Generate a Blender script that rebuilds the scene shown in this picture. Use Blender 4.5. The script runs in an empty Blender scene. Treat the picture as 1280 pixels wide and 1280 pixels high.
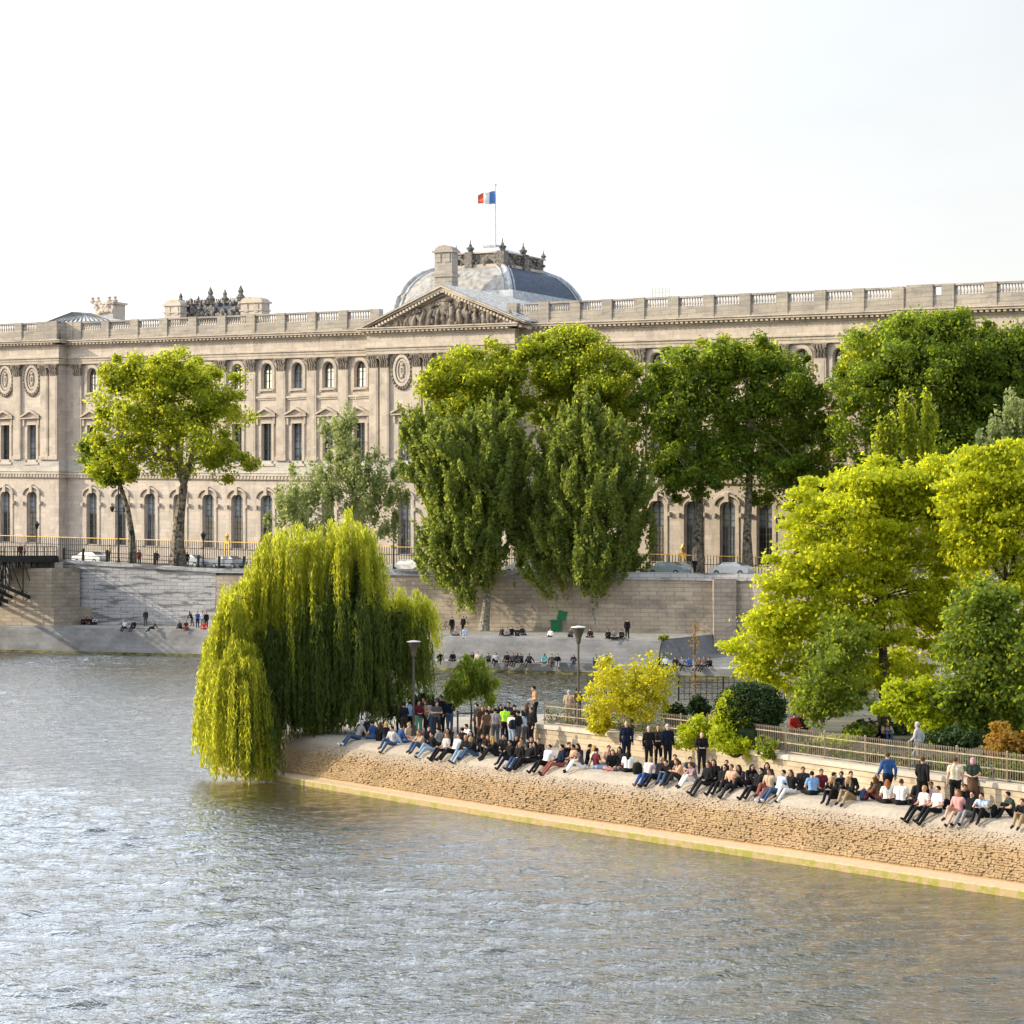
import bpy, bmesh, math, random
import numpy as np
from mathutils import Vector, Matrix
R = math.radians
random.seed(7)
rng = np.random.default_rng(7)
sc = bpy.context.scene
COL = sc.collection
F = 2800.0; CZ = 11.3; HOR = 684.0
# ---- measured mapping (photo column / row + depth -> metres) ----
def PX(x, D): return (x-640.0)/F*D
def PZ(y, D): return CZ + (HOR-y)*D/F
def DEP(y, z): return (CZ-z)*F/(y-HOR)
def PT(x, y, D): return (PX(x, D), D, PZ(y, D))
def G(x, y, z):
    D = DEP(y, z); return (PX(x, D), D, z)
# ---- camera ----
cd = bpy.data.cameras.new('camera'); cam = bpy.data.objects.new('camera', cd); COL.objects.link(cam)
cam.location = (0, 0, CZ); cam.rotation_euler = (R(90), 0, 0)
cd.sensor_width = 36; cd.lens = F/1280*36; cd.shift_y = (HOR-640)/1280; cd.clip_start = .5; cd.clip_end = 20000
sc.camera = cam
sc.view_settings.view_transform = 'Standard'; sc.view_settings.look = 'None'
sc.view_settings.exposure = 0; sc.view_settings.gamma = 1
sc.cycles.max_bounces = 6; sc.cycles.transmission_bounces = 3; sc.cycles.diffuse_bounces = 3; sc.cycles.glossy_bounces = 3
# ---- node helpers ----
class NT:
    def __init__(s, nt): s.nt = nt; s.n = nt.nodes; s.l = nt.links
    def add(s, t, **kw):
        n = s.n.new(t)
        for k, v in kw.items():
            if k == 'inp':
                for kk, vv in v.items():
                    if isinstance(vv, bpy.types.NodeSocket): s.l.new(vv, n.inputs[kk])
                    else: n.inputs[kk].default_value = vv
            else: setattr(n, k, v)
        return n
    def math(s, op, a, b=None, c=None, clamp=False):
        n = s.n.new('ShaderNodeMath'); n.operation = op; n.use_clamp = clamp
        for i, v in enumerate((a, b, c)):
            if v is None: continue
            if isinstance(v, bpy.types.NodeSocket): s.l.new(v, n.inputs[i])
            else: n.inputs[i].default_value = v
        return n.outputs[0]
    def mix(s, f, a, b, mode='MIX'):
        n = s.n.new('ShaderNodeMix'); n.data_type = 'RGBA'; n.blend_type = mode
        for sock, v in ((n.inputs[0], f), (n.inputs[6], a), (n.inputs[7], b)):
            if isinstance(v, bpy.types.NodeSocket): s.l.new(v, sock)
            else: sock.default_value = v if not isinstance(v, tuple) or len(v) == 4 else (*v, 1)
        return n.outputs[2]
    def ramp(s, f, stops):
        n = s.n.new('ShaderNodeValToRGB'); e = n.color_ramp.elements
        while len(e) < len(stops): e.new(.5)
        for i, (p, c) in enumerate(stops):
            e[i].position = p; e[i].color = (*c, 1) if isinstance(c, tuple) else (c, c, c, 1)
        s.l.new(f, n.inputs[0]); return n.outputs[0]
    def noise(s, vec, scale, detail=4, rough=.55, dist=0):
        n = s.n.new('ShaderNodeTexNoise'); n.inputs['Scale'].default_value = scale; n.inputs['Detail'].default_value = detail
        n.inputs['Roughness'].default_value = rough; n.inputs['Distortion'].default_value = dist
        if vec is not None: s.l.new(vec, n.inputs['Vector'])
        return n.outputs[0]
    def mapping(s, vec, scale=(1, 1, 1), rot=(0, 0, 0)):
        n = s.n.new('ShaderNodeMapping'); n.inputs['Scale'].default_value = scale; n.inputs['Rotation'].default_value = rot
        s.l.new(vec, n.inputs[0]); return n.outputs[0]
    def bump(s, h, strength=.5, dist=.05):
        n = s.n.new('ShaderNodeBump'); n.inputs['Strength'].default_value = strength; n.inputs['Distance'].default_value = dist
        s.l.new(h, n.inputs['Height']); return n.outputs[0]
def mat(name):
    m = bpy.data.materials.new(name); m.use_nodes = True
    nt = NT(m.node_tree); b = nt.n['Principled BSDF']; return m, nt, b
def simple(name, col, rough=.7, metal=0, var=.12, vscale=3.0, bump=0, spec=.3):
    m, nt, b = mat(name)
    tc = nt.n.new('ShaderNodeTexCoord')
    f = nt.noise(tc.outputs['Object'], vscale, 3)
    a = tuple(c*(1-var*2) for c in col); d = tuple(min(1, c*(1+var*2)) for c in col)
    nt.l.new(nt.ramp(f, [(.3, a), (.7, d)]), b.inputs['Base Color'])
    b.inputs['Roughness'].default_value = rough; b.inputs['Metallic'].default_value = metal
    b.inputs['Specular IOR Level'].default_value = spec
    if bump: nt.l.new(nt.bump(f, bump, .03), b.inputs['Normal'])
    return m
# ---- object helpers ----
def tag(o, label=None, cat=None, group=None, kind=None):
    if label: o['label'] = label
    if cat: o['category'] = cat
    if group: o['group'] = group
    if kind: o['kind'] = kind
    return o
def link(name, me, parent=None, loc=None, rot=None):
    o = bpy.data.objects.new(name, me); COL.objects.link(o)
    if parent is not None: o.parent = parent
    if loc is not None: o.location = loc
    if rot is not None: o.rotation_euler = rot
    return o
def empty(name, loc=(0, 0, 0), rz=0):
    o = bpy.data.objects.new(name, None); COL.objects.link(o); o.location = loc; o.rotation_euler = (0, 0, rz)
    o.empty_display_size = .2
    return o
class MB:
    """collects quads/ngons; build() links ONE mesh object"""
    def __init__(s): s.v = []; s.f = []; s.m = []; s.mi = 0
    def vert(s, p): s.v.append(tuple(p)); return len(s.v)-1
    def face(s, pts, mi=None):
        i0 = len(s.v); s.v.extend(tuple(p) for p in pts); s.f.append(list(range(i0, i0+len(pts)))); s.m.append(s.mi if mi is None else mi)
    def box(s, x0, x1, y0, y1, z0, z1):
        i = len(s.v)
        s.v += [(x0,y0,z0),(x1,y0,z0),(x1,y1,z0),(x0,y1,z0),(x0,y0,z1),(x1,y0,z1),(x1,y1,z1),(x0,y1,z1)]
        for q in ((0,3,2,1),(4,5,6,7),(0,1,5,4),(1,2,6,5),(2,3,7,6),(3,0,4,7)):
            s.f.append([i+k for k in q]); s.m.append(s.mi)
    def obox(s, c, ax, ay, az):   # oriented box from centre and half-axes
        i = len(s.v); c = Vector(c); ax = Vector(ax); ay = Vector(ay); az = Vector(az)
        for sz in (-1, 1):
            for sx, sy in ((-1,-1),(1,-1),(1,1),(-1,1)): s.v.append(tuple(c+sx*ax+sy*ay+sz*az))
        for q in ((0,3,2,1),(4,5,6,7),(0,1,5,4),(1,2,6,5),(2,3,7,6),(3,0,4,7)):
            s.f.append([i+k for k in q]); s.m.append(s.mi)
    def bar(s, a, b, w, h=None):
        a = Vector(a); b = Vector(b); d = (b-a); L = d.length
        if L < 1e-6: return
        d /= L; up = Vector((0,0,1)) if abs(d.z) < .9 else Vector((0,1,0))
        sd = d.cross(up).normalized(); u2 = sd.cross(d)
        s.obox((a+b)/2, d*L/2, sd*w/2, u2*(h or w)/2)
    def tube(s, pts, rad, n=8, cap=True):
        pts = [Vector(p) for p in pts]; rings = []
        for k, p in enumerate(pts):
            d = (pts[min(k+1, len(pts)-1)]-pts[max(k-1, 0)])
            d = d.normalized() if d.length > 1e-9 else Vector((0,0,1))
            up = Vector((0,0,1)) if abs(d.z) < .9 else Vector((0,1,0))
            a = d.cross(up).normalized(); b = a.cross(d)
            r = rad[k] if hasattr(rad, '__len__') else rad
            rings.append([s.vert(p+(a*math.cos(t)+b*math.sin(t))*r) for t in [2*math.pi*i/n for i in range(n)]])
        for k in range(len(rings)-1):
            A, B = rings[k], rings[k+1]
            for i in range(n):
                j = (i+1) % n; s.f.append([A[i], A[j], B[j], B[i]]); s.m.append(s.mi)
        if cap:
            s.f.append(rings[0][::-1]); s.m.append(s.mi); s.f.append(rings[-1]); s.m.append(s.mi)
    def lathe(s, c, prof, n=12, sq=1.0):
        rings = []
        for r, z in prof:
            rings.append([s.vert((c[0]+r*math.cos(2*math.pi*i/n), c[1]+r*math.sin(2*math.pi*i/n)*sq, c[2]+z)) for i in range(n)])
        for A, B in zip(rings, rings[1:]):
            for i in range(n):
                j = (i+1) % n; s.f.append([A[i], A[j], B[j], B[i]]); s.m.append(s.mi)
        s.f.append(rings[0][::-1]); s.m.append(s.mi); s.f.append(rings[-1]); s.m.append(s.mi)
    def sphere(s, c, r, nu=10, nv=7):
        r = r if hasattr(r, '__len__') else (r, r, r)
        prof = [(math.sin(math.pi*k/nv), -math.cos(math.pi*k/nv)) for k in range(nv+1)]
        rings = []
        for pr, pz in prof:
            rings.append([s.vert((c[0]+r[0]*pr*math.cos(2*math.pi*i/nu), c[1]+r[1]*pr*math.sin(2*math.pi*i/nu), c[2]+r[2]*pz)) for i in range(nu)])
        for A, B in zip(rings, rings[1:]):
            for i in range(nu):
                j = (i+1) % nu; s.f.append([A[i], A[j], B[j], B[i]]); s.m.append(s.mi)
    def mesh(s, name, mats, shear=0.0, smooth=False):
        me = bpy.data.meshes.new(name)
        v = s.v if not shear else [(x, y, z-shear*x) for x, y, z in s.v]
        me.from_pydata(v, [], s.f)
        for m in (mats if isinstance(mats, (list, tuple)) else [mats]): me.materials.append(m)
        if any(s.m): me.polygons.foreach_set('material_index', s.m)
        if smooth: me.polygons.foreach_set('use_smooth', [True]*len(s.f))
        me.update(); return me
    def build(s, name, mats, parent=None, loc=None, rot=None, shear=0.0, smooth=False):
        return link(name, s.mesh(name, mats, shear, smooth), parent, loc, rot)
# ---- world and sun ----
SUN_AZ_VEC = Vector((-.998, .06, 0)).normalized(); SUN_EL = R(23)
w = bpy.data.worlds.new('World'); sc.world = w; w.use_nodes = True
nt = NT(w.node_tree); bg = nt.n['Background']
sky = nt.n.new('ShaderNodeTexSky'); sky.sky_type = 'NISHITA'; sky.sun_disc = False
sky.sun_elevation = SUN_EL; sky.sun_rotation = math.atan2(SUN_AZ_VEC.x, SUN_AZ_VEC.y)
sky.air_density = 1.2; sky.dust_density = 3.0; sky.ozone_density = 1.0
tcw = nt.n.new('ShaderNodeTexCoord'); sep = nt.n.new('ShaderNodeSeparateXYZ'); nt.l.new(tcw.outputs['Generated'], sep.inputs[0])
# evening haze over the physical sky, brightness added above the frame for the water
haze = nt.ramp(sep.outputs[2], [(0.0, (9.75, 9.6, 9.25)), (.12, (9.2, 9.25, 9.1)), (.235, (8.3, 8.65, 8.85)), (.36, (12.4, 13.2, 14.2)), (.6, (10.6, 12.2, 14.6)), (1.0, (6.0, 7.6, 10.0))])
hs = nt.ramp(sep.outputs[2], [(0.0, .9), (.25, .85), (.6, .8), (1.0, .6)])
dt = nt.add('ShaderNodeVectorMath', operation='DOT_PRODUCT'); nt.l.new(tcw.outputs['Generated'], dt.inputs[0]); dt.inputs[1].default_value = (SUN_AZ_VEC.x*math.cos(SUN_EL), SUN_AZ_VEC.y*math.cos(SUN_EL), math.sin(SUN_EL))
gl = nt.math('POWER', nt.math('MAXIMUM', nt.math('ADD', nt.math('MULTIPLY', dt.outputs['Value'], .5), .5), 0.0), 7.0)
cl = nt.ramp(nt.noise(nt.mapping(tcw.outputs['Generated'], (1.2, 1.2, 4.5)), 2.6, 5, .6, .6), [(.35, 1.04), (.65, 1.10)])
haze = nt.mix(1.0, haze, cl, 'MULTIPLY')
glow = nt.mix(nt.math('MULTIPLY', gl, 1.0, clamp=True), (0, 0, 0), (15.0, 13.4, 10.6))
# added bright sky lobe above the frame, ahead-left, to brighten water and backlight trees
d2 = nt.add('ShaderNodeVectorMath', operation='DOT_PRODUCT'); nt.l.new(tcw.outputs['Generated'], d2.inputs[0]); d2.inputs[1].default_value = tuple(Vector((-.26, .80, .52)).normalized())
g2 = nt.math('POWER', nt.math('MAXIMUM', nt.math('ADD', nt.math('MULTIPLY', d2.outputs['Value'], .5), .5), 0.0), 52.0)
added_lobe = nt.mix(g2, (0, 0, 0), (31.0, 36.0, 42.5))
nt.l.new(nt.mix(1.0, nt.mix(1.0, nt.mix(hs, sky.outputs[0], haze), glow, 'ADD'), added_lobe, 'ADD'), bg.inputs['Color']); bg.inputs['Strength'].default_value = .107
sd = bpy.data.lights.new('sun', 'SUN'); sun = bpy.data.objects.new('sun', sd); COL.objects.link(sun)
sd.energy = 5.0; sd.angle = R(.5); sd.color = (1.0, .86, .64)
dirv = Vector((SUN_AZ_VEC.x*math.cos(SUN_EL), SUN_AZ_VEC.y*math.cos(SUN_EL), math.sin(SUN_EL)))
sun.rotation_euler = dirv.to_track_quat('Z', 'Y').to_euler(); sun.location = (-60, 40, 60)
# ---- materials ----
def stone_mat(name, c1, c2, grime=(.12,.11,.1), bw=1.2, bh=.45, mortar=.02, mdark=.72, grime_amt=.5, axes='XZ', bumpd=.02, streak=(.25,.25,1.2), gth=(.5,.72)):
    m, nt, b = mat(name)
    tc = nt.n.new('ShaderNodeTexCoord'); sp = nt.n.new('ShaderNodeSeparateXYZ'); nt.l.new(tc.outputs['Object'], sp.inputs[0])
    cb = nt.n.new('ShaderNodeCombineXYZ')
    nt.l.new(nt.math('ADD', sp.outputs[0], nt.math('MULTIPLY', sp.outputs[1], .8)), cb.inputs[0]); nt.l.new(sp.outputs[2], cb.inputs[1])
    br = nt.add('ShaderNodeTexBrick', inp={'Vector': cb.outputs[0], 'Scale': 1.0, 'Brick Width': bw, 'Row Height': bh, 'Mortar Size': mortar,
        'Color1': (1,1,1,1), 'Color2': (.82,.82,.82,1), 'Mortar': (mdark, mdark, mdark, 1), 'Mortar Smooth': .3})
    n1 = nt.noise(tc.outputs['Object'], .35, 5, .6); n2 = nt.noise(tc.outputs['Object'], 3.5, 4, .6)
    base = nt.mix(nt.ramp(n1, [(.35, 0.0), (.65, 1.0)]), c1, c2)
    base = nt.mix(1.0, base, br.outputs[0], 'MULTIPLY')
    base = nt.mix(.35, base, nt.ramp(n2, [(.3, .6), (.7, 1.0)]), 'MULTIPLY')
    st = nt.noise(nt.mapping(tc.outputs['Object'], streak), 1.3, 6, .65, .4)
    g = nt.ramp(st, [(gth[0], 0.0), (gth[1], grime_amt)])
    base = nt.mix(g, base, grime)
    nt.l.new(base, b.inputs['Base Color']); b.inputs['Roughness'].default_value = .85; b.inputs['Specular IOR Level'].default_value = .2
    h = nt.math('ADD', nt.math('MULTIPLY', br.outputs[1], -.6), nt.math('MULTIPLY', n2, .5))
    nt.l.new(nt.bump(h, .6, bumpd), b.inputs['Normal'])
    return m
M = {}
M['wall'] = stone_mat('facade_stone', (.71,.615,.53), (.60,.525,.455), grime=(.22,.20,.185), bw=1.7, bh=.55, mortar=.025, mdark=.8, grime_amt=.6, streak=(.6,.6,.16), gth=(.52,.74))
M['trim'] = stone_mat('trim_stone', (.68,.59,.49), (.58,.50,.42), grime=(.17,.15,.14), bw=2.4, bh=1.3, mortar=.015, mdark=.85, grime_amt=.5, streak=(.6,.6,.5))
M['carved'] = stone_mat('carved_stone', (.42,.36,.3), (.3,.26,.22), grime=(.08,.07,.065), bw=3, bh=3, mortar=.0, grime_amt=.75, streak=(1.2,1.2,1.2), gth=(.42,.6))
M['parapet'] = stone_mat('parapet_stone', (.50,.45,.38), (.40,.36,.32), grime=(.15,.15,.15), bw=2.2, bh=.5, mortar=.03, mdark=.65, grime_amt=.7, streak=(.3,.3,1.6))
M['plinth'] = stone_mat('plinth_stone', (.70,.66,.60), (.60,.56,.51), grime=(.25,.24,.23), bw=2, bh=.6, grime_amt=.5)
M['quaywall'] = stone_mat('quay_wall_stone', (.50,.43,.34), (.38,.32,.26), grime=(.11,.10,.09), bw=1.1, bh=.42, mortar=.03, mdark=.62, grime_amt=.6, streak=(.16,.16,.4), gth=(.5,.68), bumpd=.04)
M['quaypale'] = stone_mat('quay_pale_stone', (.52,.52,.53), (.42,.42,.44), grime=(.10,.10,.11), bw=1.0, bh=.4, mortar=.03, mdark=.55, grime_amt=.8, streak=(.16,.16,1.5), gth=(.51,.585), bumpd=.04)
M['ledge'] = stone_mat('quay_ledge_stone', (.27,.27,.275), (.19,.19,.195), grime=(.09,.09,.09), bw=.9, bh=.4, mortar=.02, mdark=.85, grime_amt=.6, streak=(.3,.3,.6))
M['gardenwall'] = stone_mat('garden_wall_stone', (.60,.50,.36), (.50,.42,.31), grime=(.26,.20,.14), bw=.8, bh=.26, mortar=.02, mdark=.68, grime_amt=.6, streak=(.8,.8,2.2), bumpd=.02)
M['coping'] = stone_mat('coping_stone', (.66,.60,.50), (.58,.52,.44), grime=(.3,.27,.22), bw=1.2, bh=3, mortar=.02, mdark=.6, grime_amt=.4, streak=(1,1,1))
M['glass'] = simple('dark_window_glass', (.035,.045,.055), .12, var=.4, vscale=.9, spec=.8)
M['glassblue'] = simple('blind_window_glass', (.17,.205,.24), .2, var=.45, vscale=.35, spec=.7)
M['glasspale'] = simple('pale_window_glass', (.66,.68,.62), .16, 1.0, var=.15, vscale=.8, spec=.6)
M['blind'] = simple('window_blind', (.34,.31,.26), .8, var=.1)
M['frame'] = simple('window_frame_paint', (.10,.095,.085), .6)
M['framepale'] = simple('pale_frame_paint', (.5,.48,.42), .6)
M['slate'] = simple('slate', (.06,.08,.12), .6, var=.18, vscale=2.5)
M['slatelit'] = simple('sunlit_slate', (.36,.345,.33), .5, var=.2, vscale=1.5)  # paler slate copy for the dome's sunward faces, light put into the colour
M['lead'] = simple('pale_lead', (.42,.45,.48), .45, var=.15, vscale=2)
M['bronze'] = simple('dark_ornament', (.16,.145,.13), .6, var=.4, vscale=4)
M['iron'] = simple('dark_iron', (.025,.03,.032), .5, var=.2)
M['gold'] = simple('gilding', (.75,.48,.12), .35, .8, var=.15)
M['bluewhite'] = simple('flag_blue', (.09,.20,.52), .8); M['white'] = simple('flag_white', (.8,.8,.78), .8, var=.04); M['red'] = simple('flag_red', (.75,.12,.07), .8)
M['asphalt'] = simple('asphalt', (.06,.06,.062), .9, var=.2, vscale=1)
M['pave'] = simple('pavement', (.30,.28,.25), .9, var=.15, vscale=1.5)
M['bark'] = simple('plane_bark', (.17,.145,.11), .9, var=.5, vscale=3, bump=.8)
M['barkpale'] = simple('poplar_bark', (.24,.225,.19), .9, var=.4, vscale=5, bump=.8)
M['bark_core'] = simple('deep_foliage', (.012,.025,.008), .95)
M['barkdark'] = simple('dark_bark', (.07,.05,.035), .95, var=.4, vscale=6, bump=.8)
# ================= palace =================
K = 1.146e6
O3 = Vector((PX(333, K/4033), K/4033, 0)); DV = Vector((.839, -.543)); WV = Vector((.543, .839)); SH = .02346
RZ = math.atan2(-.543, .839)
def fac(x, y, w=0.0):
    """photo column/row on the plane w metres behind the facade -> (u, z without the facade's fall)"""
    r = (x-640)/F
    ox = O3.x+w*WV.x; oy = O3.y+w*WV.y
    # ox+u*dx = r*(oy+u*dy)
    u = (r*oy-ox)/(DV.x-r*DV.y); D = oy+u*DV.y
    return u, CZ+(HOR-y)*D/F+SH*u
def U(x, w=0.0): return fac(x, 0, w)[0]
def ZL(y, x=371.9, w=0.0): return fac(x, y, w)[1]
pal = empty('palace', (O3.x, O3.y, 0), RZ)
tag(pal, 'long pale stone classical palace with central pediment, slate dome and rows of arched windows', 'palace')
def pb(mb, name, mats, **k): return mb.build(name, mats, pal, shear=SH, **k)
Z = dict(cop=ZL(391), balt=ZL(393), balb=ZL(402), parb=ZL(414.5), cort=ZL(416), corb=ZL(424.4), frb=ZL(438.4), arb=ZL(447.5), capb=ZL(463),
         at=ZL(453.4), ab=ZL(485.3), sill=ZL(494.7), sillb=ZL(499.4), pa=ZL(511.6), pe=ZL(521), mt=ZL(529.4), mb_=ZL(580), ped=ZL(576), pedb=ZL(592),
         st=ZL(593), sb=ZL(600), gh=ZL(613.2), gt=ZL(619.5), gb=ZL(688), base=6.0)
def arch_outline(uc, w_, zb, zt, n=8, squash=1.0):
    h = w_/2*squash; zs = zt-h
    pts = [(uc-w_/2, zb), (uc-w_/2, zs)]
    for k in range(1, n): 
        a = math.pi*(1-k/n); pts.append((uc+w_/2*math.cos(a), zs+h*math.sin(a)))
    pts += [(uc+w_/2, zs), (uc+w_/2, zb)]
    return pts
def wall_column(mb, u0, u1, z0, z1, ops, w):
    """wall face at depth w between u0..u1, with real openings (uc, width, zb, zt, arched)"""
    z = z0
    for uc, wd, zb, zt, ar in sorted(ops, key=lambda o: o[2]):
        l, r = uc-wd/2, uc+wd/2
        mb.face([(u0,w,z),(u1,w,z),(u1,w,zb),(u0,w,zb)])
        mb.face([(u0,w,zb),(l,w,zb),(l,w,zt),(u0,w,zt)]); mb.face([(r,w,zb),(u1,w,zb),(u1,w,zt),(r,w,zt)])
        out = arch_outline(uc, wd, zb, zt, 8, ar) if ar else [(l,zb),(l,zt),(r,zt),(r,zb)]
        if ar:
            for a, b in zip(out[1:-1], out[2:-1]): mb.face([(a[0],w,a[1]),(b[0],w,b[1]),(b[0],w,zt),(a[0],w,zt)])
        for a, b in zip(out, out[1:]+out[:1]): mb.face([(a[0],w,a[1]),(a[0],w+.55,a[1]),(b[0],w+.55,b[1]),(b[0],w,b[1])])
        z = zt
    mb.face([(u0,w,z),(u1,w,z),(u1,w,z1),(u0,w,z1)])
# -- sections: window columns by measured photo columns --
left_w = [115.5, 151.5, 188, 224.5, 260.8, 297, 333.8, 371.9, 410.6, 450.3]
uL = [U(x) for x in left_w]
right_w = [662+0, 700.5, 740, 780, 821, 864.5, 909.5, 955.5, 1004.0-2, 1050, 1098]
uR = [U(x) for x in right_w]
WC = -1.6   # projection of pavilions
cu0, cu1 = U(463.4, WC), U(642, WC)
lu1 = U(73.5, WC); eu0 = U(1134, -1.0)
pavL = [U(x, WC) for x in (-58, -25.5, 7.5, 40.7)]
bw = 4.95
# windows prototypes (local origin: centre of opening, z=0 at world 0)
def window_attic():
    mb = MB(); wd = 1.6; zb, zt = Z['ab'], Z['at']
    out = arch_outline(0, wd+.16, zb-.05, zt+.08, 10); o2 = arch_outline(0, wd+1.0, zb-.05, zt+.5, 10)
    for (a, b), (c, d) in zip(zip(out, out[1:]), zip(o2, o2[1:])):
        mb.face([(a[0],-.14,a[1]),(c[0],-.14,c[1]),(d[0],-.14,d[1]),(b[0],-.14,b[1])][::-1])
        mb.face([(c[0],-.14,c[1]),(c[0],0,c[1]),(d[0],0,d[1]),(d[0],-.14,d[1])])
        mb.face([(a[0],-.14,a[1]),(b[0],-.14,b[1]),(b[0],0,b[1]),(a[0],0,a[1])])
    for k in (-1, 1): mb.box(k*.95-.0-.35*(k<0), k*.95+.35*(k>0), -.16, 0, zb-.5, zb-.05)
    mb.box(-1.2, 1.2, -.3, 0, zb-.32, zb-.06)
    mb.box(-1.72, 1.72, -.26, 0, Z['sillb']+.22, Z['sill']); mb.box(-1.6, 1.6, -.14, 0, Z['sillb'], Z['sillb']+.22)
    mb.box(-1.75, -1.6, -.1, 0, Z['sill'], zt+.5); mb.box(1.6, 1.75, -.1, 0, Z['sill'], zt+.5)
    return mb.mesh('window', M['trim'])
def pane_mesh(wd, zb, zt, ar, rows, mg, mf, split=None, mg2=None, bw_=.07):
    mb = MB(); out = arch_outline(0, wd, zb, zt, 10, ar) if ar else [(-wd/2,zb),(-wd/2,zt),(wd/2,zt),(wd/2,zb)]
    if split:   # upper dark fanlight over pale panes
        hh = zb+(zt-zb)*split
        mb.mi = 0; mb.face([(-wd/2,.5,zb),(wd/2,.5,zb),(wd/2,.5,hh),(-wd/2,.5,hh)])
        up = [(-wd/2,hh)]+[p for p in out[1:-1] if p[1] > hh]+[(wd/2,hh)]
        mb.mi = 2; mb.face([(p[0],.5,p[1]) for p in up][::-1])
    else:
        mb.mi = 0; mb.face([(p[0],.5,p[1]) for p in out][::-1])
    mb.mi = 1
    mb.box(-.05, .05, .40, .47, zb, zt-.02)
    for k in (-1, 1): mb.box(k*wd/2-(bw_ if k>0 else -.002), k*wd/2+(bw_ if k<0 else -.002), .40, .47, zb, zt-(wd/2*ar if ar else 0))
    for k in range(rows+1): 
        z = zb+.05+(zt-zb-.3)*k/rows; mb.box(-wd/2+.08, wd/2-.08, .41, .46, z-.035, z+.035)
    return mb.mesh('pane', [mg, mf, mg2 or mg])
def window_main():
    mb = MB(); zt, zb = Z['mt'], Z['mb_']; wd = 1.6
    for k in (-1, 1):
        mb.box(min(k*.82, k*1.2), max(k*.82, k*1.2), -.16, 0, zb, zt+.3)
        mb.box(min(k*1.22, k*1.5), max(k*1.22, k*1.5), -.34, 0, zt-.1, Z['pe'])
    mb.box(-.81, .81, -.155, 0, zt+.02, zt+.3); mb.box(-1.24, 1.24, -.12, 0, zt+.31, Z['pe']-.01)
    zp, za = Z['pe'], Z['pa']; hw = 1.75
    mb.box(-hw, hw, -.55, 0, zp, zp+.16)
    for k in (-1, 1):    # raking cornice
        a, b = (k*hw, zp+.16), (0, za)
        q = [(a[0], a[1]), (b[0], b[1]), (b[0], b[1]+.3), (a[0], a[1]+.24)]
        if k > 0: q = q[::-1]
        mb.face([(p[0],-.6,p[1]) for p in q][::-1]); mb.face([(q[3][0],-.6,q[3][1]),(q[2][0],-.6,q[2][1]),(q[2][0],0,q[2][1]),(q[3][0],0,q[3][1])])
        mb.face([(a[0],-.6,a[1]+.24),(b[0],-.6,b[1]+.3),(b[0],0,b[1]+.3),(a[0],0,a[1]+.24)])
        mb.face([(a[0],-.6,a[1]),(b[0],-.6,b[1]),(b[0],0,b[1]),(a[0],0,a[1])])
    mb.face([(-hw,-.2,zp+.16),(hw,-.2,zp+.16),(0,-.2,za)])
    mb.box(-1.3, 1.3, -.3, 0, zb-.3, zb)
    return mb.mesh('window', M['trim'])
def window_ground():
    mb = MB(); zb, zt = Z['gb'], Z['gt']; wd = 1.8
    out = arch_outline(0, wd+.1, zb, zt+.05, 10, .75); o2 = arch_outline(0, wd+1.0, zb, zt+.45, 10, .75)
    for (a, b), (c, d) in zip(zip(out, out[1:]), zip(o2, o2[1:])):
        mb.face([(a[0],-.12,a[1]),(c[0],-.12,c[1]),(d[0],-.12,d[1]),(b[0],-.12,b[1])][::-1])
        mb.face([(c[0],-.12,c[1]),(c[0],0,c[1]),(d[0],0,d[1]),(d[0],-.12,d[1])])
    # hood mould with key
    o3 = arch_outline(0, 3.0, zt-1.1, zt+.62, 10, .72)[1:-1]; o4 = arch_outline(0, 3.3, zt-1.1, zt+.84, 10, .74)[1:-1]
    for (a, b), (c, d) in zip(zip(o3, o3[1:]), zip(o4, o4[1:])):
        mb.face([(a[0],-.34,a[1]),(c[0],-.34,c[1]),(d[0],-.34,d[1]),(b[0],-.34,b[1])][::-1])
        mb.face([(c[0],-.34,c[1]),(c[0],0,c[1]),(d[0],0,d[1]),(d[0],-.34,d[1])]); mb.face([(a[0],-.34,a[1]),(b[0],-.34,b[1]),(b[0],0,b[1]),(a[0],0,a[1])])
    for k in (-1, 1): mb.box(k*1.62-.2, k*1.62+.2, -.4, 0, zt-1.75, zt-1.3)
    mb.box(-.25, .25, -.42, 0, zt-.05, zt+1.0)
    return mb.mesh('window', M['trim'])
wm = {'a': window_attic(), 'm': window_main(), 'g': window_ground()}
pm = {'a': pane_mesh(1.6, Z['ab'], Z['at'], 1.0, 3, M['glasspale'], M['frame'], .74, M['glass']),
      'm': pane_mesh(1.6, Z['mb_'], Z['mt'], 0, 5, M['glass'], M['frame']),
      'g': pane_mesh(1.6, Z['gb'], Z['gt'], .75, 6, M['glass'], M['frame'], .55, M['glassblue'])}
pm['g'] = None
def pane_ground():
    mb = MB(); zb, zt = Z['gb'], Z['gt']; wd = 1.8; hh = zt-2.9
    mb.mi = 0; mb.face([(-wd/2,.5,zb),(wd/2,.5,zb),(wd/2,.5,hh),(-wd/2,.5,hh)])
    out = arch_outline(0, wd, zb, zt, 10, .75)
    mb.mi = 2; mb.face([(-wd/2,.5,hh)]+[(p[0],.5,p[1]) for p in out[1:-1]]+[(wd/2,.5,hh)])
    mb.mi = 1; mb.box(-.04, .04, .4, .47, zb, zt-.03)
    for k in range(9): mb.box(-.78, .78, .41, .46, zb+.3+k*.75, zb+.36+k*.75)
    for k in (-.4, .4): mb.box(k-.03, k+.03, .415, .465, zb, hh)
    return mb.mesh('pane', [M['glass'], M['frame'], M['glassblue']])
pm['g'] = pane_ground()
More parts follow.
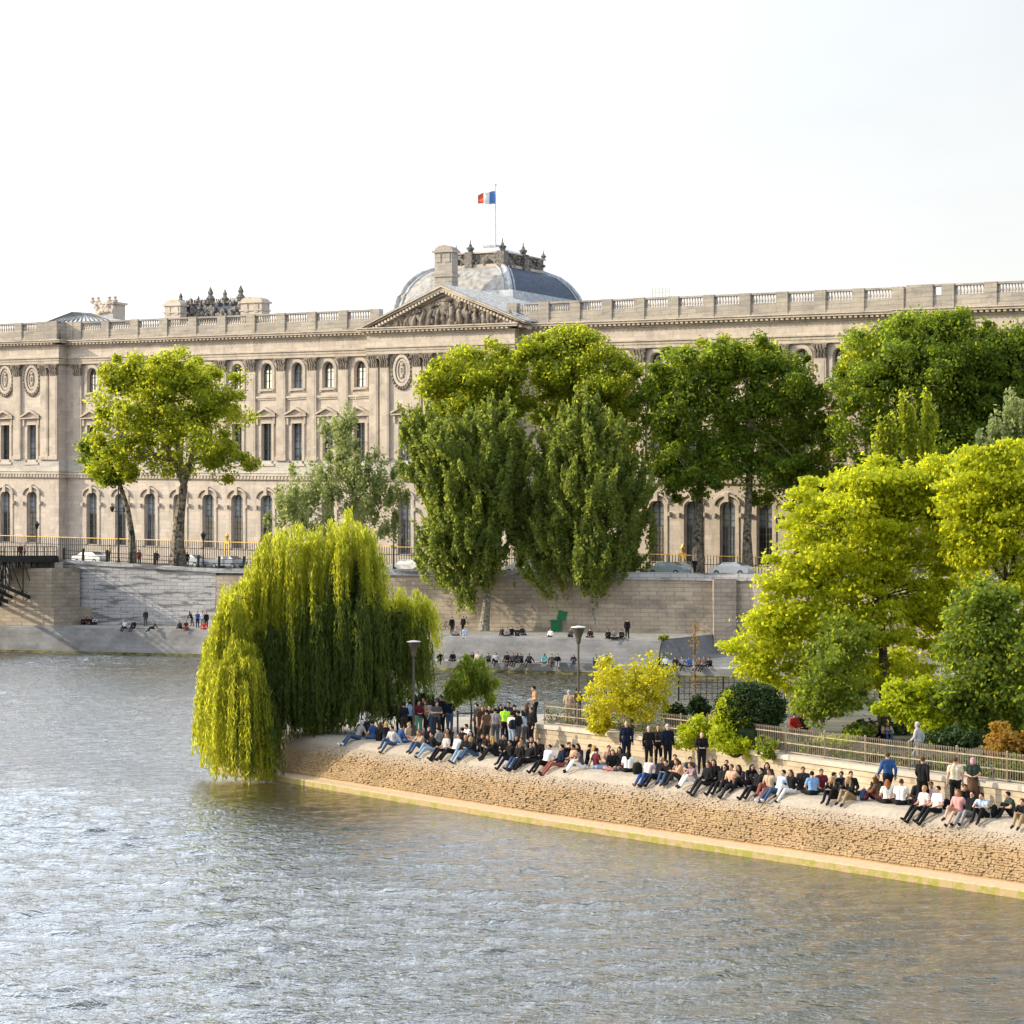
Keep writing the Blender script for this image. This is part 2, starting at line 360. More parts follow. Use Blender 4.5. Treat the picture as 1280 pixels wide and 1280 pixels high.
OPS = {'a': lambda u: (u, 1.6, Z['ab'], Z['at'], 1.0), 'm': lambda u: (u, 1.6, Z['mb_'], Z['mt'], 0), 'g': lambda u: (u, 1.8, Z['gb'], Z['gt'], .75)}
def put_window(kind, u, w):
    o = link('window', wm[kind], pal, (u, w, -SH*u)); q = link('pane', pm[kind], o)
    v = (math.sin(u*12.9898+ord(kind)*7.3)*43758.5) % 1
    if kind != 'a' and v < .42: q.material_slots[0].link = 'OBJECT'; q.material_slots[0].material = M['glassblue'] if v < .28 else M['blind']
    if kind == 'a' and v < .25: q.material_slots[0].link = 'OBJECT'; q.material_slots[0].material = M['glassblue']
    return o
def section(us, w, u0, u1, kinds='amg'):
    mb = MB(); edges = [u0]+[(a+b)/2 for a, b in zip(us, us[1:])]+[u1]
    for i, u in enumerate(us):
        wall_column(mb, edges[i], edges[i+1], Z['base'], Z['arb'], [OPS[k](u) for k in kinds], w)
        for k in kinds: put_window(k, u, w)
    return mb
def pilaster(mbp, mbc, u, w, wd=1.45):
    h = wd/2
    mbp.box(u-h, u+h, w-.32, w+.1, Z['ped'], Z['capb']); mbp.box(u-h-.14, u+h+.14, w-.46, w+.1, Z['ped'], Z['ped']+.45)
    mbp.box(u-h*.72, u+h*.72, w-.35, w-.3, Z['ped']+.8, Z['capb']-.3)
    # Corinthian capital: flared block and leaf tiers
    zb, zt = Z['capb'], Z['arb']
    n = 4; H = zt-zb
    for k in range(3):
        z0 = zb+H*(.02+.28*k); z1 = z0+H*.27; e = .03+.09*k
        for j in range(n):
            uu = u-h+(j+.5)*2*h/n+(0 if k != 1 else h/n*.6)
            mbc.obox((uu, w-.36-e, (z0+z1)/2), (h/n*.62, 0, 0), (0, .1, .05), (0, -.06, (z1-z0)/2))
    mbc.box(u-h-.02, u+h+.02, w-.34, w+.1, zb, zt-.2)
    for k in (-1, 1): mbc.obox((u+k*h*1.0, w-.5, zt-.36), (.16, 0, .03*k), (0, .16, 0), (0, 0, .2))
    mbc.box(u-h-.24, u+h+.24, w-.62, w+.1, zt-.18, zt-.005)
def pil(u, w, wd=1.45):
    a, c = MB(), MB(); pilaster(a, c, u, w, wd)
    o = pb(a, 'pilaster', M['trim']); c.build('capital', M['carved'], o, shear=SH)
# left wing
pb(section(uL, 0, U(74), cu0+2), 'wall', M['wall'])
for a, b in zip(uL, uL[1:]): pil((a+b)/2, 0)
pil(uL[0]-2.45, 0)
pb(section(uR[1:], 0, cu1-2, U(1150)), 'wall', M['wall'])
for a, b in zip(uR, uR[1:]): pil((a+b)/2, 0)
pb(section(pavL, WC, U(-150, WC), lu1, 'mg'), 'wall', M['wall'])
for x in (-75, -42, -9.5, 23, 57, 68.5): pil(U(x, WC), WC, 1.35)
# right end pavilion
uE = [U(x, -1.0) for x in (1166, 1214, 1264, 1316, 1372)]
pb(section(uE, -1.0, eu0, U(1440, -1.0)), 'wall', M['wall'])
for a, b in zip(uE, uE[1:]): pil((a+b)/2, -1.0)
# central pavilion
uC = [cu0+5.1, (cu0+cu1)/2, cu1-5.1]
mbw = MB(); ecc = [cu0, cu0+7.6, cu1-7.6, cu1]
for i, u in enumerate(uC):
    ops = [OPS['m'](u), OPS['g'](u)] if i != 1 else [(u, 3.4, Z['mb_']+1, Z['at']-1.2, 1.0), (u, 3.2, Z['gb'], Z['gt'], 1.0)]
    wall_column(mbw, ecc[i], ecc[i+1], Z['base'], Z['arb'], ops, WC)
    if i != 1:
        for k in 'mg': put_window(k, u, WC)
pb(mbw, 'wall', M['wall'])
mb = MB(); uc = uC[1]
for wd, zb, zt, sq in ((3.4, Z['mb_']+1, Z['at']-1.2, 1), (3.2, Z['gb'], Z['gt'], 1)):
    mb.mi = 0; mb.face([(p[0], WC+.5, p[1]) for p in arch_outline(uc, wd, zb, zt, 10, sq)][::-1])
    mb.mi = 1
    for k in range(-1, 2): mb.box(uc+k*1.0-.06, uc+k*1.0+.06, WC+.38, WC+.45, zb, zt-wd/2)
    for k in range(6): mb.box(uc-wd/2, uc+wd/2, WC+.39, WC+.44, zb+k*(zt-zb-1.7)/5, zb+.1+k*(zt-zb-1.7)/5)
pb(mb, 'great_window', [M['glass'], M['frame']])
mb = MB()   # archivolt
for r0, r1, d in ((1.75, 2.3, .2), (2.35, 2.7, .34), (2.75, 3.3, .25)):
    zs = Z['at']-1.2-1.7
    for k in range(14):
        a, b = math.pi*k/14, math.pi*(k+1)/14
        q = [(uc+r*math.cos(t), zs+r*math.sin(t)) for r, t in ((r0,a),(r1,a),(r1,b),(r0,b))]
        mb.face([(p[0], WC-d, p[1]) for p in q]); mb.face([(q[1][0],WC-d,q[1][1]),(q[1][0],WC,q[1][1]),(q[2][0],WC,q[2][1]),(q[2][0],WC-d,q[2][1])])
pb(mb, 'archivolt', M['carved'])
for x in (468.5, 482, 522.5, 536): pil(U(x, WC), WC, 1.3)
for x in (468.5, 482, 522.5, 536): pil(cu0+cu1-U(x, WC), WC, 1.3)
# medallions
def medallion(u, w):
    mb = MB(); zc = (Z['at']+Z['ab'])/2+.2
    for k in range(24):
        a, b = 2*math.pi*k/24, 2*math.pi*(k+1)/24
        for (rx0, rz0, rx1, rz1, d) in ((.62, 1.15, .85, 1.42, .12), (.95, 1.55, 1.3, 1.95, .22)):
            q = [(u+rx0*math.cos(a), zc+rz0*math.sin(a)), (u+rx1*math.cos(a), zc+rz1*math.sin(a)), (u+rx1*math.cos(b), zc+rz1*math.sin(b)), (u+rx0*math.cos(b), zc+rz0*math.sin(b))]
            mb.mi = 0; mb.face([(p[0], w-d, p[1]) for p in q]); mb.face([(q[1][0],w-d,q[1][1]),(q[1][0],w,q[1][1]),(q[2][0],w,q[2][1]),(q[2][0],w-d,q[2][1])])
    mb.mi = 1
    for k in range(26):   # garland
        t = 2*math.pi*k/26; mb.sphere((u+1.5*math.cos(t), w-.12, zc+2.2*math.sin(t)), (.22, .2, .24), 6, 4)
    mb.mi = 0
    mb.box(u-.28, u+.28, w-.16, w, zc-.5, zc+.45); mb.sphere((u, w-.12, zc+.75), (.3,.15,.25), 8, 5); mb.sphere((u, w-.12, zc-.75), (.25,.15,.2), 8, 5)
    mb.mi = 1; mb.box(u-.14, u+.14, w-.19, w-.15, zc-.35, zc+.3)
    pb(mb, 'medallion', [M['trim'], M['carved']])
for u in pavL: medallion(u, WC)
medallion(U(503, WC), WC); medallion(cu0+cu1-U(503, WC), WC)
# returns of the pavilions, string course, plinth, sill bands
for u, w1 in ((lu1, WC), (cu1, WC), (cu0, WC), (eu0, -1)):
    mb = MB(); mb.face([(u, w1, Z['base']), (u, 0.0, Z['base']), (u, 0.0, Z['arb']), (u, w1, Z['arb'])]); pb(mb, 'return_wall', M['wall'])
runs = [(U(-150, WC), lu1, WC, 1), (lu1, cu0, 0, 0), (cu0, cu1, WC, 1), (cu1, eu0, 0, 0), (eu0, U(1440, -1), -1.0, 1)]
def run_box(mb, w_out, z0, z1, depth=.3):
    for u0, u1, w, pj in runs:
        e = w_out if pj else 0
        mb.box(u0-(e if pj else -w_out*0), u1+(e if pj else 0), w-w_out, (.28 if pj else w+depth), z0, z1)
mb = MB(); run_box(mb, .42, Z['st']-.25, Z['st']); run_box(mb, .3, Z['sb'], Z['st']-.25)
for u0, u1, w, pj in runs:
    n = int((u1-u0)/.55)
    for k in range(n): u = u0+(k+.5)*(u1-u0)/n; mb.box(u-.13, u+.13, w-.38, w-.3, Z['sb']+.1, Z['st']-.26)
pb(mb, 'string_course', M['trim'])
mb = MB(); run_box(mb, .16, Z['pedb'], Z['ped'])
for u in uL+uR+uE: pass
pb(mb, 'plinth', M['plinth'])
# entablature
mb = MB()
zm = (Z['arb']+Z['frb'])/2
run_box(mb, .36, Z['arb'], zm-.06); run_box(mb, .44, zm-.06, Z['frb']-.18); run_box(mb, .6, Z['frb']-.18, Z['frb'])
pb(mb, 'architrave', M['trim'])
mb = MB(); run_box(mb, .34, Z['frb'], Z['corb']); pb(mb, 'frieze', M['wall'])
mb = MB(); run_box(mb, .5, Z['corb'], Z['corb']+.22); run_box(mb, 1.25, Z['cort']-.38, Z['cort']-.14); run_box(mb, 1.4, Z['cort']-.14, Z['cort'])
for u0, u1, w, pj in runs:
    n = int((u1-u0)/.62)
    for k in range(n): u = u0+(k+.5)*(u1-u0)/n; mb.box(u-.17, u+.17, w-1.12, w-.1, Z['corb']+.22, Z['cort']-.38)
mb.box(U(-150), U(1440), .0, .3, Z['corb'], Z['cort'])
pb(mb, 'cornice', M['trim'])
# roof deck & body
mb = MB(); mb.box(U(-150), U(1440), .9, 22, Z['base'], Z['cort']-.3); pb(mb, 'inner_body', M['frame'])
mb = MB(); mb.box(U(-150), U(1440), .31, 22, Z['cort']-.3, Z['cort']+.15)
# low zinc roof behind the balustrade
mb.face([(cu1+6, 3, Z['balb']-.3), (U(1440), 3, Z['balb']-.3), (U(1440), 11, Z['cop']+.45), (cu1+16, 11, Z['cop']+.45)])
mb.face([(U(-150), 3, Z['balb']-.9), (cu0, 3, Z['balb']-.9), (cu0, 11, Z['balb']+.2), (U(-150), 11, Z['balb']+.2)])
pb(mb, 'roof', M['lead'])
# balustrade
def balustrade(us, w, u0, u1, blocks=()):
    mb = MB()
    for b0, b1 in blocks: mb.box(b1-1.2 if b1 < 0 else b0, b1 if b1 < 0 else b0+1.2, w+.46, .1, Z['cort'], Z['cop']+.03)
    mb.box(u0, u1, w-.25, w+.35, Z['cort'], Z['balb']); mb.box(u0, u1, w-.32, w+.42, Z['balt'], Z['cop'])
    mb.box(u0, u1, w-.34, w+.40, Z['cort'], Z['cort']+.4)
    ed = sorted(us)
    for u in ed: mb.box(u-.68, u+.68, w-.42, w+.45, Z['cort'], Z['cop']-.001+.03)
    for b0, b1 in blocks: mb.box(b0, b1, w-.45, w+.45, Z['cort'], Z['cop']+.03)
    pb(mb, 'parapet', M['parapet'])
    H = Z['balt']-Z['balb']
    for a, b in zip(ed, ed[1:]):
        mb = MB(); n = 9; s0 = a+.7; s1 = b-.7
        for k in range(n):
            u = s0+(k+.5)*(s1-s0)/n
            if any(b0 < u < b1 for b0, b1 in blocks): continue
            mb.lathe((u, w+.05, Z['balb']), [(.1,0),(.09,.08*H),(.15,.28*H),(.14,.4*H),(.06,.72*H),(.09,.95*H),(.09,H)], 6)
        if mb.v: pb(mb, 'baluster_row', M['trim'])
w0 = .05
balustrade([(a+b)/2 for a, b in zip(uL, uL[1:])]+[uL[0]-2.45, uL[-1]+2.45, lu1+.7], w0, lu1, cu0-.5)
balustrade([(a+b)/2 for a, b in zip(uR, uR[1:])]+[uR[-1]+2.3, uR[0]-2.3], w0, cu1+.5, eu0-.0)
balustrade([U(x, WC) for x in (-110, -75, -42, -9.5, 25, 53)], WC+.05, U(-150, WC), lu1, [(U(55, WC), lu1)])
balustrade([eu0+4.6]+[(a+b)/2 for a, b in zip(uE, uE[1:])][1:], -.95, eu0, U(1440, -1), [(eu0, U(1167, -1))])
# pediment
pl, pr = U(450.5, WC-1.4), U(655, WC-1.4); za = ZL(356, 543.75, WC-1.4); zb = Z['cort']; pc = (pl+pr)/2
sl = (za-zb)/(pc-pl)
mb = MB(); th = .55
mb.face([(pl+1, WC-.1, zb), (pr-1, WC-.1, zb), (pc, WC-.1, za-.4)])
pb(mb, 'tympanum', M['trim'])
mb = MB()
for k in (-1, 1):
    e = pl if k < 0 else pr
    for w_o, t0, t1 in ((1.35, -.28, 0), (1.15, -.62, -.28), (.45, -1.15, -.9)):
        q = [(e, zb+t0*.5+.14), (pc, za+t0), (pc, za+t1), (e, zb+t1+.14)]
        A = [(p[0], WC-w_o, p[1]) for p in q]; B = [(p[0], WC+.2, p[1]) for p in q]
        mb.face(A if k < 0 else A[::-1])
        for i in range(4):
            j = (i+1) % 4; mb.face([A[i], B[i], B[j], A[j]])
    n = 26
    for i in range(n):
        t = (i+.7)/n; u = e+(pc-e)*t; z = zb+(za-zb)*t-.86
        if t > .04: mb.box(u-.15, u+.15, WC-1.1, WC-.1, z, z+.3)
pb(mb, 'raking_cornice', M['trim'])
mb = MB()   # tympanum sculpture: figures, drapery and a central shield
r2 = random.Random(3)
H = za-zb-1.3
for k in range(150):
    t = r2.uniform(-.86, .86); hmax = H*(1-abs(t))*.9
    if hmax < .2: continue
    z = zb+.2+r2.random()*hmax; u = pc+t*(pr-pl)/2
    s = .17+.3*r2.random()
    mb.sphere((u, WC-.22-r2.random()*.15, z), (s, .34, s*r2.uniform(.7, 1.9)), 7, 5)
for k in range(-6, 7):
    if k == 0: continue
    u = pc+k*1.15; hh = H*(1-abs(k)*1.15/((pr-pl)/2))*.8
    if hh < .5: continue
    lean = .35*(1 if k > 0 else -1)
    mb.tube([(u, WC-.4, zb+.15), (u-lean*.4, WC-.5, zb+hh*.5), (u-lean, WC-.42, zb+hh*.86)], [.34, .3, .16], 7); mb.sphere((u-lean*1.15, WC-.45, zb+hh), .21, 7, 5)
mb.box(pc-.75, pc+.75, WC-.55, WC-.1, zb+H*.35, zb+H*.82); mb.box(pc-.95, pc+.95, WC-.6, WC-.1, zb+H*.82, zb+H*.9)
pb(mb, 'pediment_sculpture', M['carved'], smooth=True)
mb = MB()   # roof of the pediment
for k in (-1, 1):
    e = pl if k < 0 else pr; q = [(e, WC-1.3, zb+.2), (pc, WC-1.3, za+.04), (pc, 15, za+.04), (e, 15, zb+.2)]
    mb.face(q if k < 0 else q[::-1])
for i in range(1, 22):
    w_ = WC-1+i*.72; mb.bar((pr, w_, zb+.25), (pc, w_, za+.09), .07)
pb(mb, 'pediment_roof', M['lead'])
# dome
wd0 = 12.0; dl, dr = U(490, wd0), U(640.5, wd0); du = (dl+dr)/2; half = (dr-dl)/2; dw = wd0+half
zb0 = Z['cort']; zt0 = ZL(330, 637, wd0+3.5); hb = zt0-zb0
toph = 4.9
def dome_prof(t): # t 0..1 height
    return toph+(half-toph)*(1-t**2.7)**(.6)
N = 14; prof = [(dome_prof(k/N), zb0+hb*k/N) for k in range(N+1)]
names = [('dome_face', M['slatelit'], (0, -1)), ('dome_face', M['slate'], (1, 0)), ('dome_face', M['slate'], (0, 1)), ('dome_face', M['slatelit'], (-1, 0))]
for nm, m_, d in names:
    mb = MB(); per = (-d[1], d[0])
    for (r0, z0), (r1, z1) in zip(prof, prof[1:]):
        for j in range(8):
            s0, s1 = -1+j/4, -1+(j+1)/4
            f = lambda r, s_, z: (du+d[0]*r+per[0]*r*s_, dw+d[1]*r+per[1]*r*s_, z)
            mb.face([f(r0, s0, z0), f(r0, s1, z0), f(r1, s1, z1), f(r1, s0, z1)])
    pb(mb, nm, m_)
mb = MB()
for sx in (-1, 1):
    for sy in (-1, 1):
        mb.tube([(du+sx*r*1.0, dw+sy*r*1.0, z) for r, z in prof], .3, 8)
        mb.tube([(du+sx*(r-.9 if r > 1 else r), dw+sy*(r+.02), z-.0) for r, z in prof], .14, 6); mb.tube([(du+sx*(r+.02), dw+sy*(r-.9), z) for r, z in prof], .14, 6)
for sx in (-1, 1): mb.bar((du-toph, dw+sx*toph, zt0-.35), (du+toph, dw+sx*toph, zt0-.35), .35); mb.bar((du+sx*toph, dw-toph, zt0-.35), (du+sx*toph, dw+toph, zt0-.35), .35)
pb(mb, 'dome_rib', M['lead'], smooth=True)
mb = MB(); mb.box(du-half+3, du+half+.1, dw-half-.1, dw+half+.1, zb0, ZL(379, 735, dw+half)); pb(mb, 'dome_base', M['lead'])
mb = MB(); ht = ZL(313, 637, dw-toph)-zt0   # crown terrace
mb.box(du-toph, du+toph, dw-toph, dw+toph, zt0-.2, zt0+ht*.9); mb.mi = 1
mb.box(du-toph-.25, du+toph+.25, dw-toph-.25, dw+toph+.25, zt0+ht*.9, zt0+ht*1.0)
mb.box(du-toph-.2, du+toph+.2, dw-toph-.2, dw+toph+.2, zt0-.1, zt0+.25)
pb(mb, 'crown_terrace', [M['bronze'], M['trim']])
for side in (0, 1):
    mb = MB()
    for k in range(30):
        s_ = r2.uniform(-1, 1)*toph; z = zt0+.1+r2.random()*ht*.8
        p = (du+s_, dw-toph-.12, z) if side == 0 else (du+toph+.12, dw+s_, z)
        s = r2.uniform(.16, .4); mb.sphere(p, (s, s, s*.8), 6, 4)
    for t in range(9):   # swags below
        s_ = -toph+toph*2*t/8
        for q in range(6):
            a = q/5; e_ = s_+(a-.5)*1.0; zz_ = zt0-.25-.35*math.sin(a*math.pi)
            mb.sphere((du+e_, dw-toph-.3, zz_) if side == 0 else (du+toph+.3, dw+e_, zz_), .13, 5, 4)
    pb(mb, 'carved_garland', M['carved'], smooth=True)
for sx, sy, big in ((-.45,-1,0), (0,-1,1), (1,-1,1), (1,.0,1), (1,1,0), (-1,-1,0), (-1,1,0)):
    mb = MB(); c = (du+sx*toph, dw+sy*toph, zt0+ht)
    s = 1.0 if big else .7
    mb.lathe(c, [(.12*s,0),(.3*s,.1),(.5*s,.45*s),(.55*s,.6*s),(.25*s,.75*s),(.2*s,.95*s),(.08*s,1.15*s),(.05*s,1.6*s)], 8)
    if big: mb.box(c[0]-.55, c[0]+.55, c[1]-.55, c[1]+.55, zt0-.6, zt0+ht+.02)
    pb(mb, 'roof_urn', M['bronze'], smooth=False)
mb = MB(); mb.face([(du-toph, dw-toph, zt0+ht), (du+toph, dw-toph, zt0+ht), (du+1, dw, zt0+ht+1.3), (du-1, dw, zt0+ht+1.3)]); mb.face([(du+toph, dw-toph, zt0+ht), (du+toph, dw+toph, zt0+ht), (du+1, dw, zt0+ht+1.3)])
mb.face([(du-toph, dw+toph, zt0+ht), (du-toph, dw-toph, zt0+ht), (du-1, dw, zt0+ht+1.3)]); mb.box(du-1, du+1, dw-.5, dw+.5, zt0+ht+1.2, zt0+ht+1.5)
pb(mb, 'crown_roof', M['lead'])
def dormer(u, z, w):
    mb = MB(); mb.mi = 0
    mb.tube([(u, w-.3, z), (u, w+1.6, z)], [.62, .62], 12); mb.mi = 1; mb.tube([(u, w-.36, z), (u, w-.31, z)], [.42, .42], 12)
    pb(mb, 'round_dormer', [M['lead'], M['frame']])
for k in (-.28, .42): dormer(du+half*k, zb0+hb*.52, wd0+1.3)
dormer(du+half*.62, zb0+hb*.30, wd0+.2)
def chimney(x0, x1, yt, yb, w, nm='chimney', m_='trim'):
    u0, u1 = U(x0, w), U(x1, w); zt, zb = ZL(yt, (x0+x1)/2, w), ZL(yb, (x0+x1)/2, w); d = (u1-u0)*.2; c = (u0+u1)/2
    mb = MB(); mb.box(u0+.25, u1-.25, w, w+2*d, zb, zt-.9); mb.box(u0+.1, u1-.1, w-.15, w+2*d+.15, zb+(zt-zb)*.42, zb+(zt-zb)*.48)
    mb.box(u0, u1, w-.25, w+2*d+.25, zt-.95, zt-.7)
    n = 8
    for k in range(n):
        a, b = math.pi*k/n, math.pi*(k+1)/n; r = (u1-u0)/2-.2
        q = [(c+r*math.cos(a), .65*math.sin(a)), (c+r*math.cos(b), .65*math.sin(b))]
        mb.face([(q[0][0], w, zt-.7+q[0][1]), (q[1][0], w, zt-.7+q[1][1]), (q[1][0], w+2*d, zt-.7+q[1][1]), (q[0][0], w+2*d, zt-.7+q[0][1])])
        mb.face([(q[0][0], w, zt-.7), (q[0][0], w, zt-.7+q[0][1]), (q[1][0], w, zt-.7+q[1][1]), (q[1][0], w, zt-.7)][::-1])
        mb.face([(q[0][0], w+2*d, zt-.7), (q[0][0], w+2*d, zt-.7+q[0][1]), (q[1][0], w+2*d, zt-.7+q[1][1]), (q[1][0], w+2*d, zt-.7)])
    for k in (-1, 1): mb.box(c+k*(u1-u0)*.22-.35, c+k*(u1-u0)*.22+.35, w-.1, w, zt-2.2, zt-1.1)
    pb(mb, nm, M[m_])
chimney(541, 567, 306, 375, 9.0, m_='parapet')
chimney(204, 227, 374, 404, 16.0); chimney(299, 329, 370, 402, 14.0)
mb = MB(); u0, u1, z0, z1 = U(226, 18), U(301, 18), ZL(400, 260, 18), ZL(373, 260, 18)
mb.mi = 0; mb.box(u0+.6, u1, 18, 22, z0, z1-.7)
mb.mi = 1
for k in range(70):
    s = r2.uniform(.2, .5); mb.sphere((r2.uniform(u0, u1), 17.9, z0+(z1-z0)*r2.uniform(.1, .9)), (s, .3, s), 6, 4)
mb.box(u0+.5, u1, 17.8, 18, z1-.75, z1-.55)
for k in range(28): u = u0+.6+k*(u1-u0-.6)/28; mb.box(u-.05, u+.05, 18, 18.15, z1-.6, z1-.1)
for k, s in ((0, 1), (.3, .6), (.5, 1.4), (.74, 1.1), (1, 1.4)):
    u = u0+(u1-u0)*k; mb.lathe((u, 18, z1-.5), [(.35*s,0),(.5*s,.3*s),(.2*s,.7*s),(.3*s,.9*s),(.05,1.5*s)], 7)
pb(mb, 'roof_cresting', [M['slate'], M['bronze']])
mb = MB(); w_ = 6; u0, u1 = U(57, w_), U(136, w_); zb_, zt_ = ZL(402, 95, w_), ZL(386.5, 95, w_); ua = U(88, w_+3)
cs = [(u0, w_, zb_), (u1, w_, zb_), (u1, w_+7, zb_), (u0, w_+7, zb_)]; ap = [(ua, w_+3.5, zt_), (ua+3.5, w_+3.5, zt_-.3)]
mb.mi = 0; mb.face([cs[0], cs[1], ap[1], ap[0]]); mb.face([cs[1], cs[2], ap[1]]); mb.face([cs[3], cs[0], ap[0]]); mb.face([cs[2], cs[3], ap[0], ap[1]])
mb.mi = 1
for k in range(15):
    a = Vector(cs[0]).lerp(Vector(cs[1]), k/14); t = min(1, max(0, (a.x-u0)/(u1-u0))); b = Vector(ap[0]).lerp(Vector(ap[1]), t); mb.bar(a+Vector((0,-.05,.05)), b+Vector((0,-.05,.05)), .12)
pb(mb, 'skylight', [M['lead'], M['frame']])
mb = MB(); w_ = 14; u0, u1 = U(116, w_), U(144, w_); z0, z1 = ZL(400, 130, w_), ZL(374, 130, w_)
mb.box(u0+.5, u1-.4, w_, w_+2.5, z0, z1-.6); mb.box(u0+.1, u1-.1, w_-.2, w_+2.7, z1-.7, z1-.4)
for k in range(40): s = r2.uniform(.15,.4); mb.sphere((r2.uniform(u0+.3, u1-.2), w_-.1, r2.uniform(z0+1, z1-.3)), s, 6, 4)
for k in (0, .25, .75, 1): mb.lathe((u0+(u1-u0)*k, w_, z1-.5), [(.35,0),(.42,.3),(.15,.5),(.3,.75),(.05,.9)], 7)
pb(mb, 'chimney', M['trim'])
# roof handrail
mb = MB(); w_ = 10; u0, u1 = U(815, w_), U(836, w_); z0, z1 = ZL(374, 825, w_), ZL(360.5, 825, w_)
for k in range(6): mb.bar((u0+(u1-u0)*k/5, w_, z0), (u0+(u1-u0)*k/5, w_, z1), .06)
for z in (z1-.05, (z0+z1)/2+.2): mb.bar((u0, w_, z), (u1, w_, z), .05)
pb(mb, 'roof_handrail', M['framepale'])
# flagpole
fu = U(619.5, dw); fw = Vector((O3.x+fu*DV.x+dw*WV.x, O3.y+fu*DV.y+dw*WV.y, 0)); fD = fw.y
fz0, fz1 = PZ(304, fD), PZ(231, fD)
fp = empty('flagpole', (fw.x, fw.y, fz0)); tag(fp, 'thin flagpole with tricolour flag on top of the slate dome', 'flagpole')
mb = MB(); mb.tube([(0,0,-.8), (0,0,fz1-fz0)], [.09,.05], 8); mb.sphere((0,0,fz1-fz0), .14, 8, 6); mb.build('pole', M['framepale'], fp)
mb = MB(); fh0, fh1 = PZ(255, fD)-fz0, PZ(239, fD)-fz0; L = 2.25
nx, nz = 18, 6
for i in range(nx):
    mb.mi = 0 if i < 6 else (1 if i < 12 else 2)
    for j in range(nz):
        def fpnt(a, b):
            s = a/nx; droop = -.12*s; wave = .18*math.sin(s*9)*s**.5
            top = fh1-.35*s*s-.0+droop; bot = fh0+.25*s*s+droop
            return (-L*s-.05, wave+.12*math.sin(b*1.1+s*4)*s, bot+(top-bot)*b/nz+.06*math.sin(s*11))
        mb.face([fpnt(i, j), fpnt(i+1, j), fpnt(i+1, j+1), fpnt(i, j+1)])
mb.build('flag', [M['bluewhite'], M['white'], M['red']], fp)
# ================= ground and water =================
mwater, nt, b = mat('river_water')
tc = nt.n.new('ShaderNodeTexCoord'); P_ = tc.outputs['Object']
h2 = nt.noise(nt.mapping(P_, (1, 1.6, 1), (0, 0, R(14))), 2.2, 3, .6, .5)
h3 = nt.noise(P_, 7.0, 3, .6, .2)
h = nt.math('ADD', nt.math('MULTIPLY', h2, 1.0), nt.math('MULTIPLY', h3, .28))
bn = nt.n.new('ShaderNodeBump'); nt.l.new(h, bn.inputs['Height']); bn.inputs['Distance'].default_value = .10; bn.inputs['Strength'].default_value = 1.0
nt.l.new(bn.outputs[0], b.inputs['Normal'])
murk = nt.ramp(nt.noise(P_, .05, 2), [(.35, (.040,.032,.012)), (.65, (.058,.044,.015))]); nt.l.new(murk, b.inputs['Base Color'])
b.inputs['Roughness'].default_value = .03; b.inputs['IOR'].default_value = 2.0; b.inputs['Specular Tint'].default_value = (.97, .99, 1.0, 1)
# real wavelets: a height field summed from many short waves running with the wind
xs = np.arange(-66, 50.01, .2); ys = np.concatenate([np.arange(44, 112, .14), np.arange(112, 256, .36)])
XX, YY = np.meshgrid(xs, ys); HH = np.zeros_like(XX); r4 = np.random.default_rng(11)
wx = .8*np.sin(XX*.21+YY*.13)+.5*np.sin(YY*.37-XX*.11+1.3); wy = .8*np.sin(YY*.17-XX*.09+2.1)+.4*np.sin(XX*.41+.4)
for i in range(70):
    lam = .5*(5.6)**(r4.random()**1.25); kk = 2*math.pi/lam; th = R(-62)+r4.normal()*.62; ph = r4.random()*6.28
    a_ = .026*(lam/1.2)**.5/kk
    ar = kk*((XX+wx)*math.cos(th)+(YY+wy)*math.sin(th))+ph
    HH += a_*np.sin(ar)*(1+.45*np.sin(XX*(.05+.1*r4.random())+YY*(.05+.12*r4.random())+r4.random()*6))
gust = .62+.38*np.sin(XX*.08+.9*np.sin(YY*.06)+YY*.045); fade = np.clip((XX+66)/4, 0, 1)*np.clip((50-XX)/4, 0, 1)*np.clip((YY-44)/3, 0, 1)*np.clip((255-YY)/4, 0, 1)
sh_ = -(XX*.785+(YY-92.5)*.62); calm = .26+.74*np.clip((sh_-3)/13, 0, 1)
HH = HH*gust*fade*np.where(sh_ > -1, calm, .8)*np.where(YY > 112, 1.5, 1+.5*np.clip((YY-80)/32, 0, 1))
HH += .35*np.abs(HH)
ny_, nx_ = XX.shape; V3 = np.stack([XX, YY, HH], -1).reshape(-1, 3); idx = np.arange(ny_*nx_).reshape(ny_, nx_)
Q = np.stack([idx[:-1,:-1], idx[:-1,1:], idx[1:,1:], idx[1:,:-1]], -1).reshape(-1, 4)
x0, x1, y0, y1 = xs[0], xs[-1], ys[0], ys[-1]
ex = np.array([(-500,-80,0),(300,-80,0),(300,y0,0),(-500,y0,0),(-500,y1,0),(300,y1,0),(300,330,0),(-500,330,0),(x0,y0,0),(x1,y0,0),(x1,y1,0),(x0,y1,0)], float); nb0 = len(V3)
Q2 = np.array([(0,1,2,3),(4,5,6,7),(3,8,11,4),(9,2,5,10)])+nb0
V3 = np.concatenate([V3, ex]); Q = np.concatenate([Q, Q2])
me = bpy.data.meshes.new('river'); me.vertices.add(len(V3)); me.vertices.foreach_set('co', V3.astype(np.float32).ravel())
me.loops.add(Q.size); me.loops.foreach_set('vertex_index', Q.astype(np.int32).ravel()); me.polygons.add(len(Q)); me.polygons.foreach_set('loop_start', np.arange(0, Q.size, 4, dtype=np.int32))
me.polygons.foreach_set('use_smooth', np.ones(len(Q), bool)); me.materials.append(mwater); me.update(calc_edges=True)
tag(link('river', me), kind='structure')
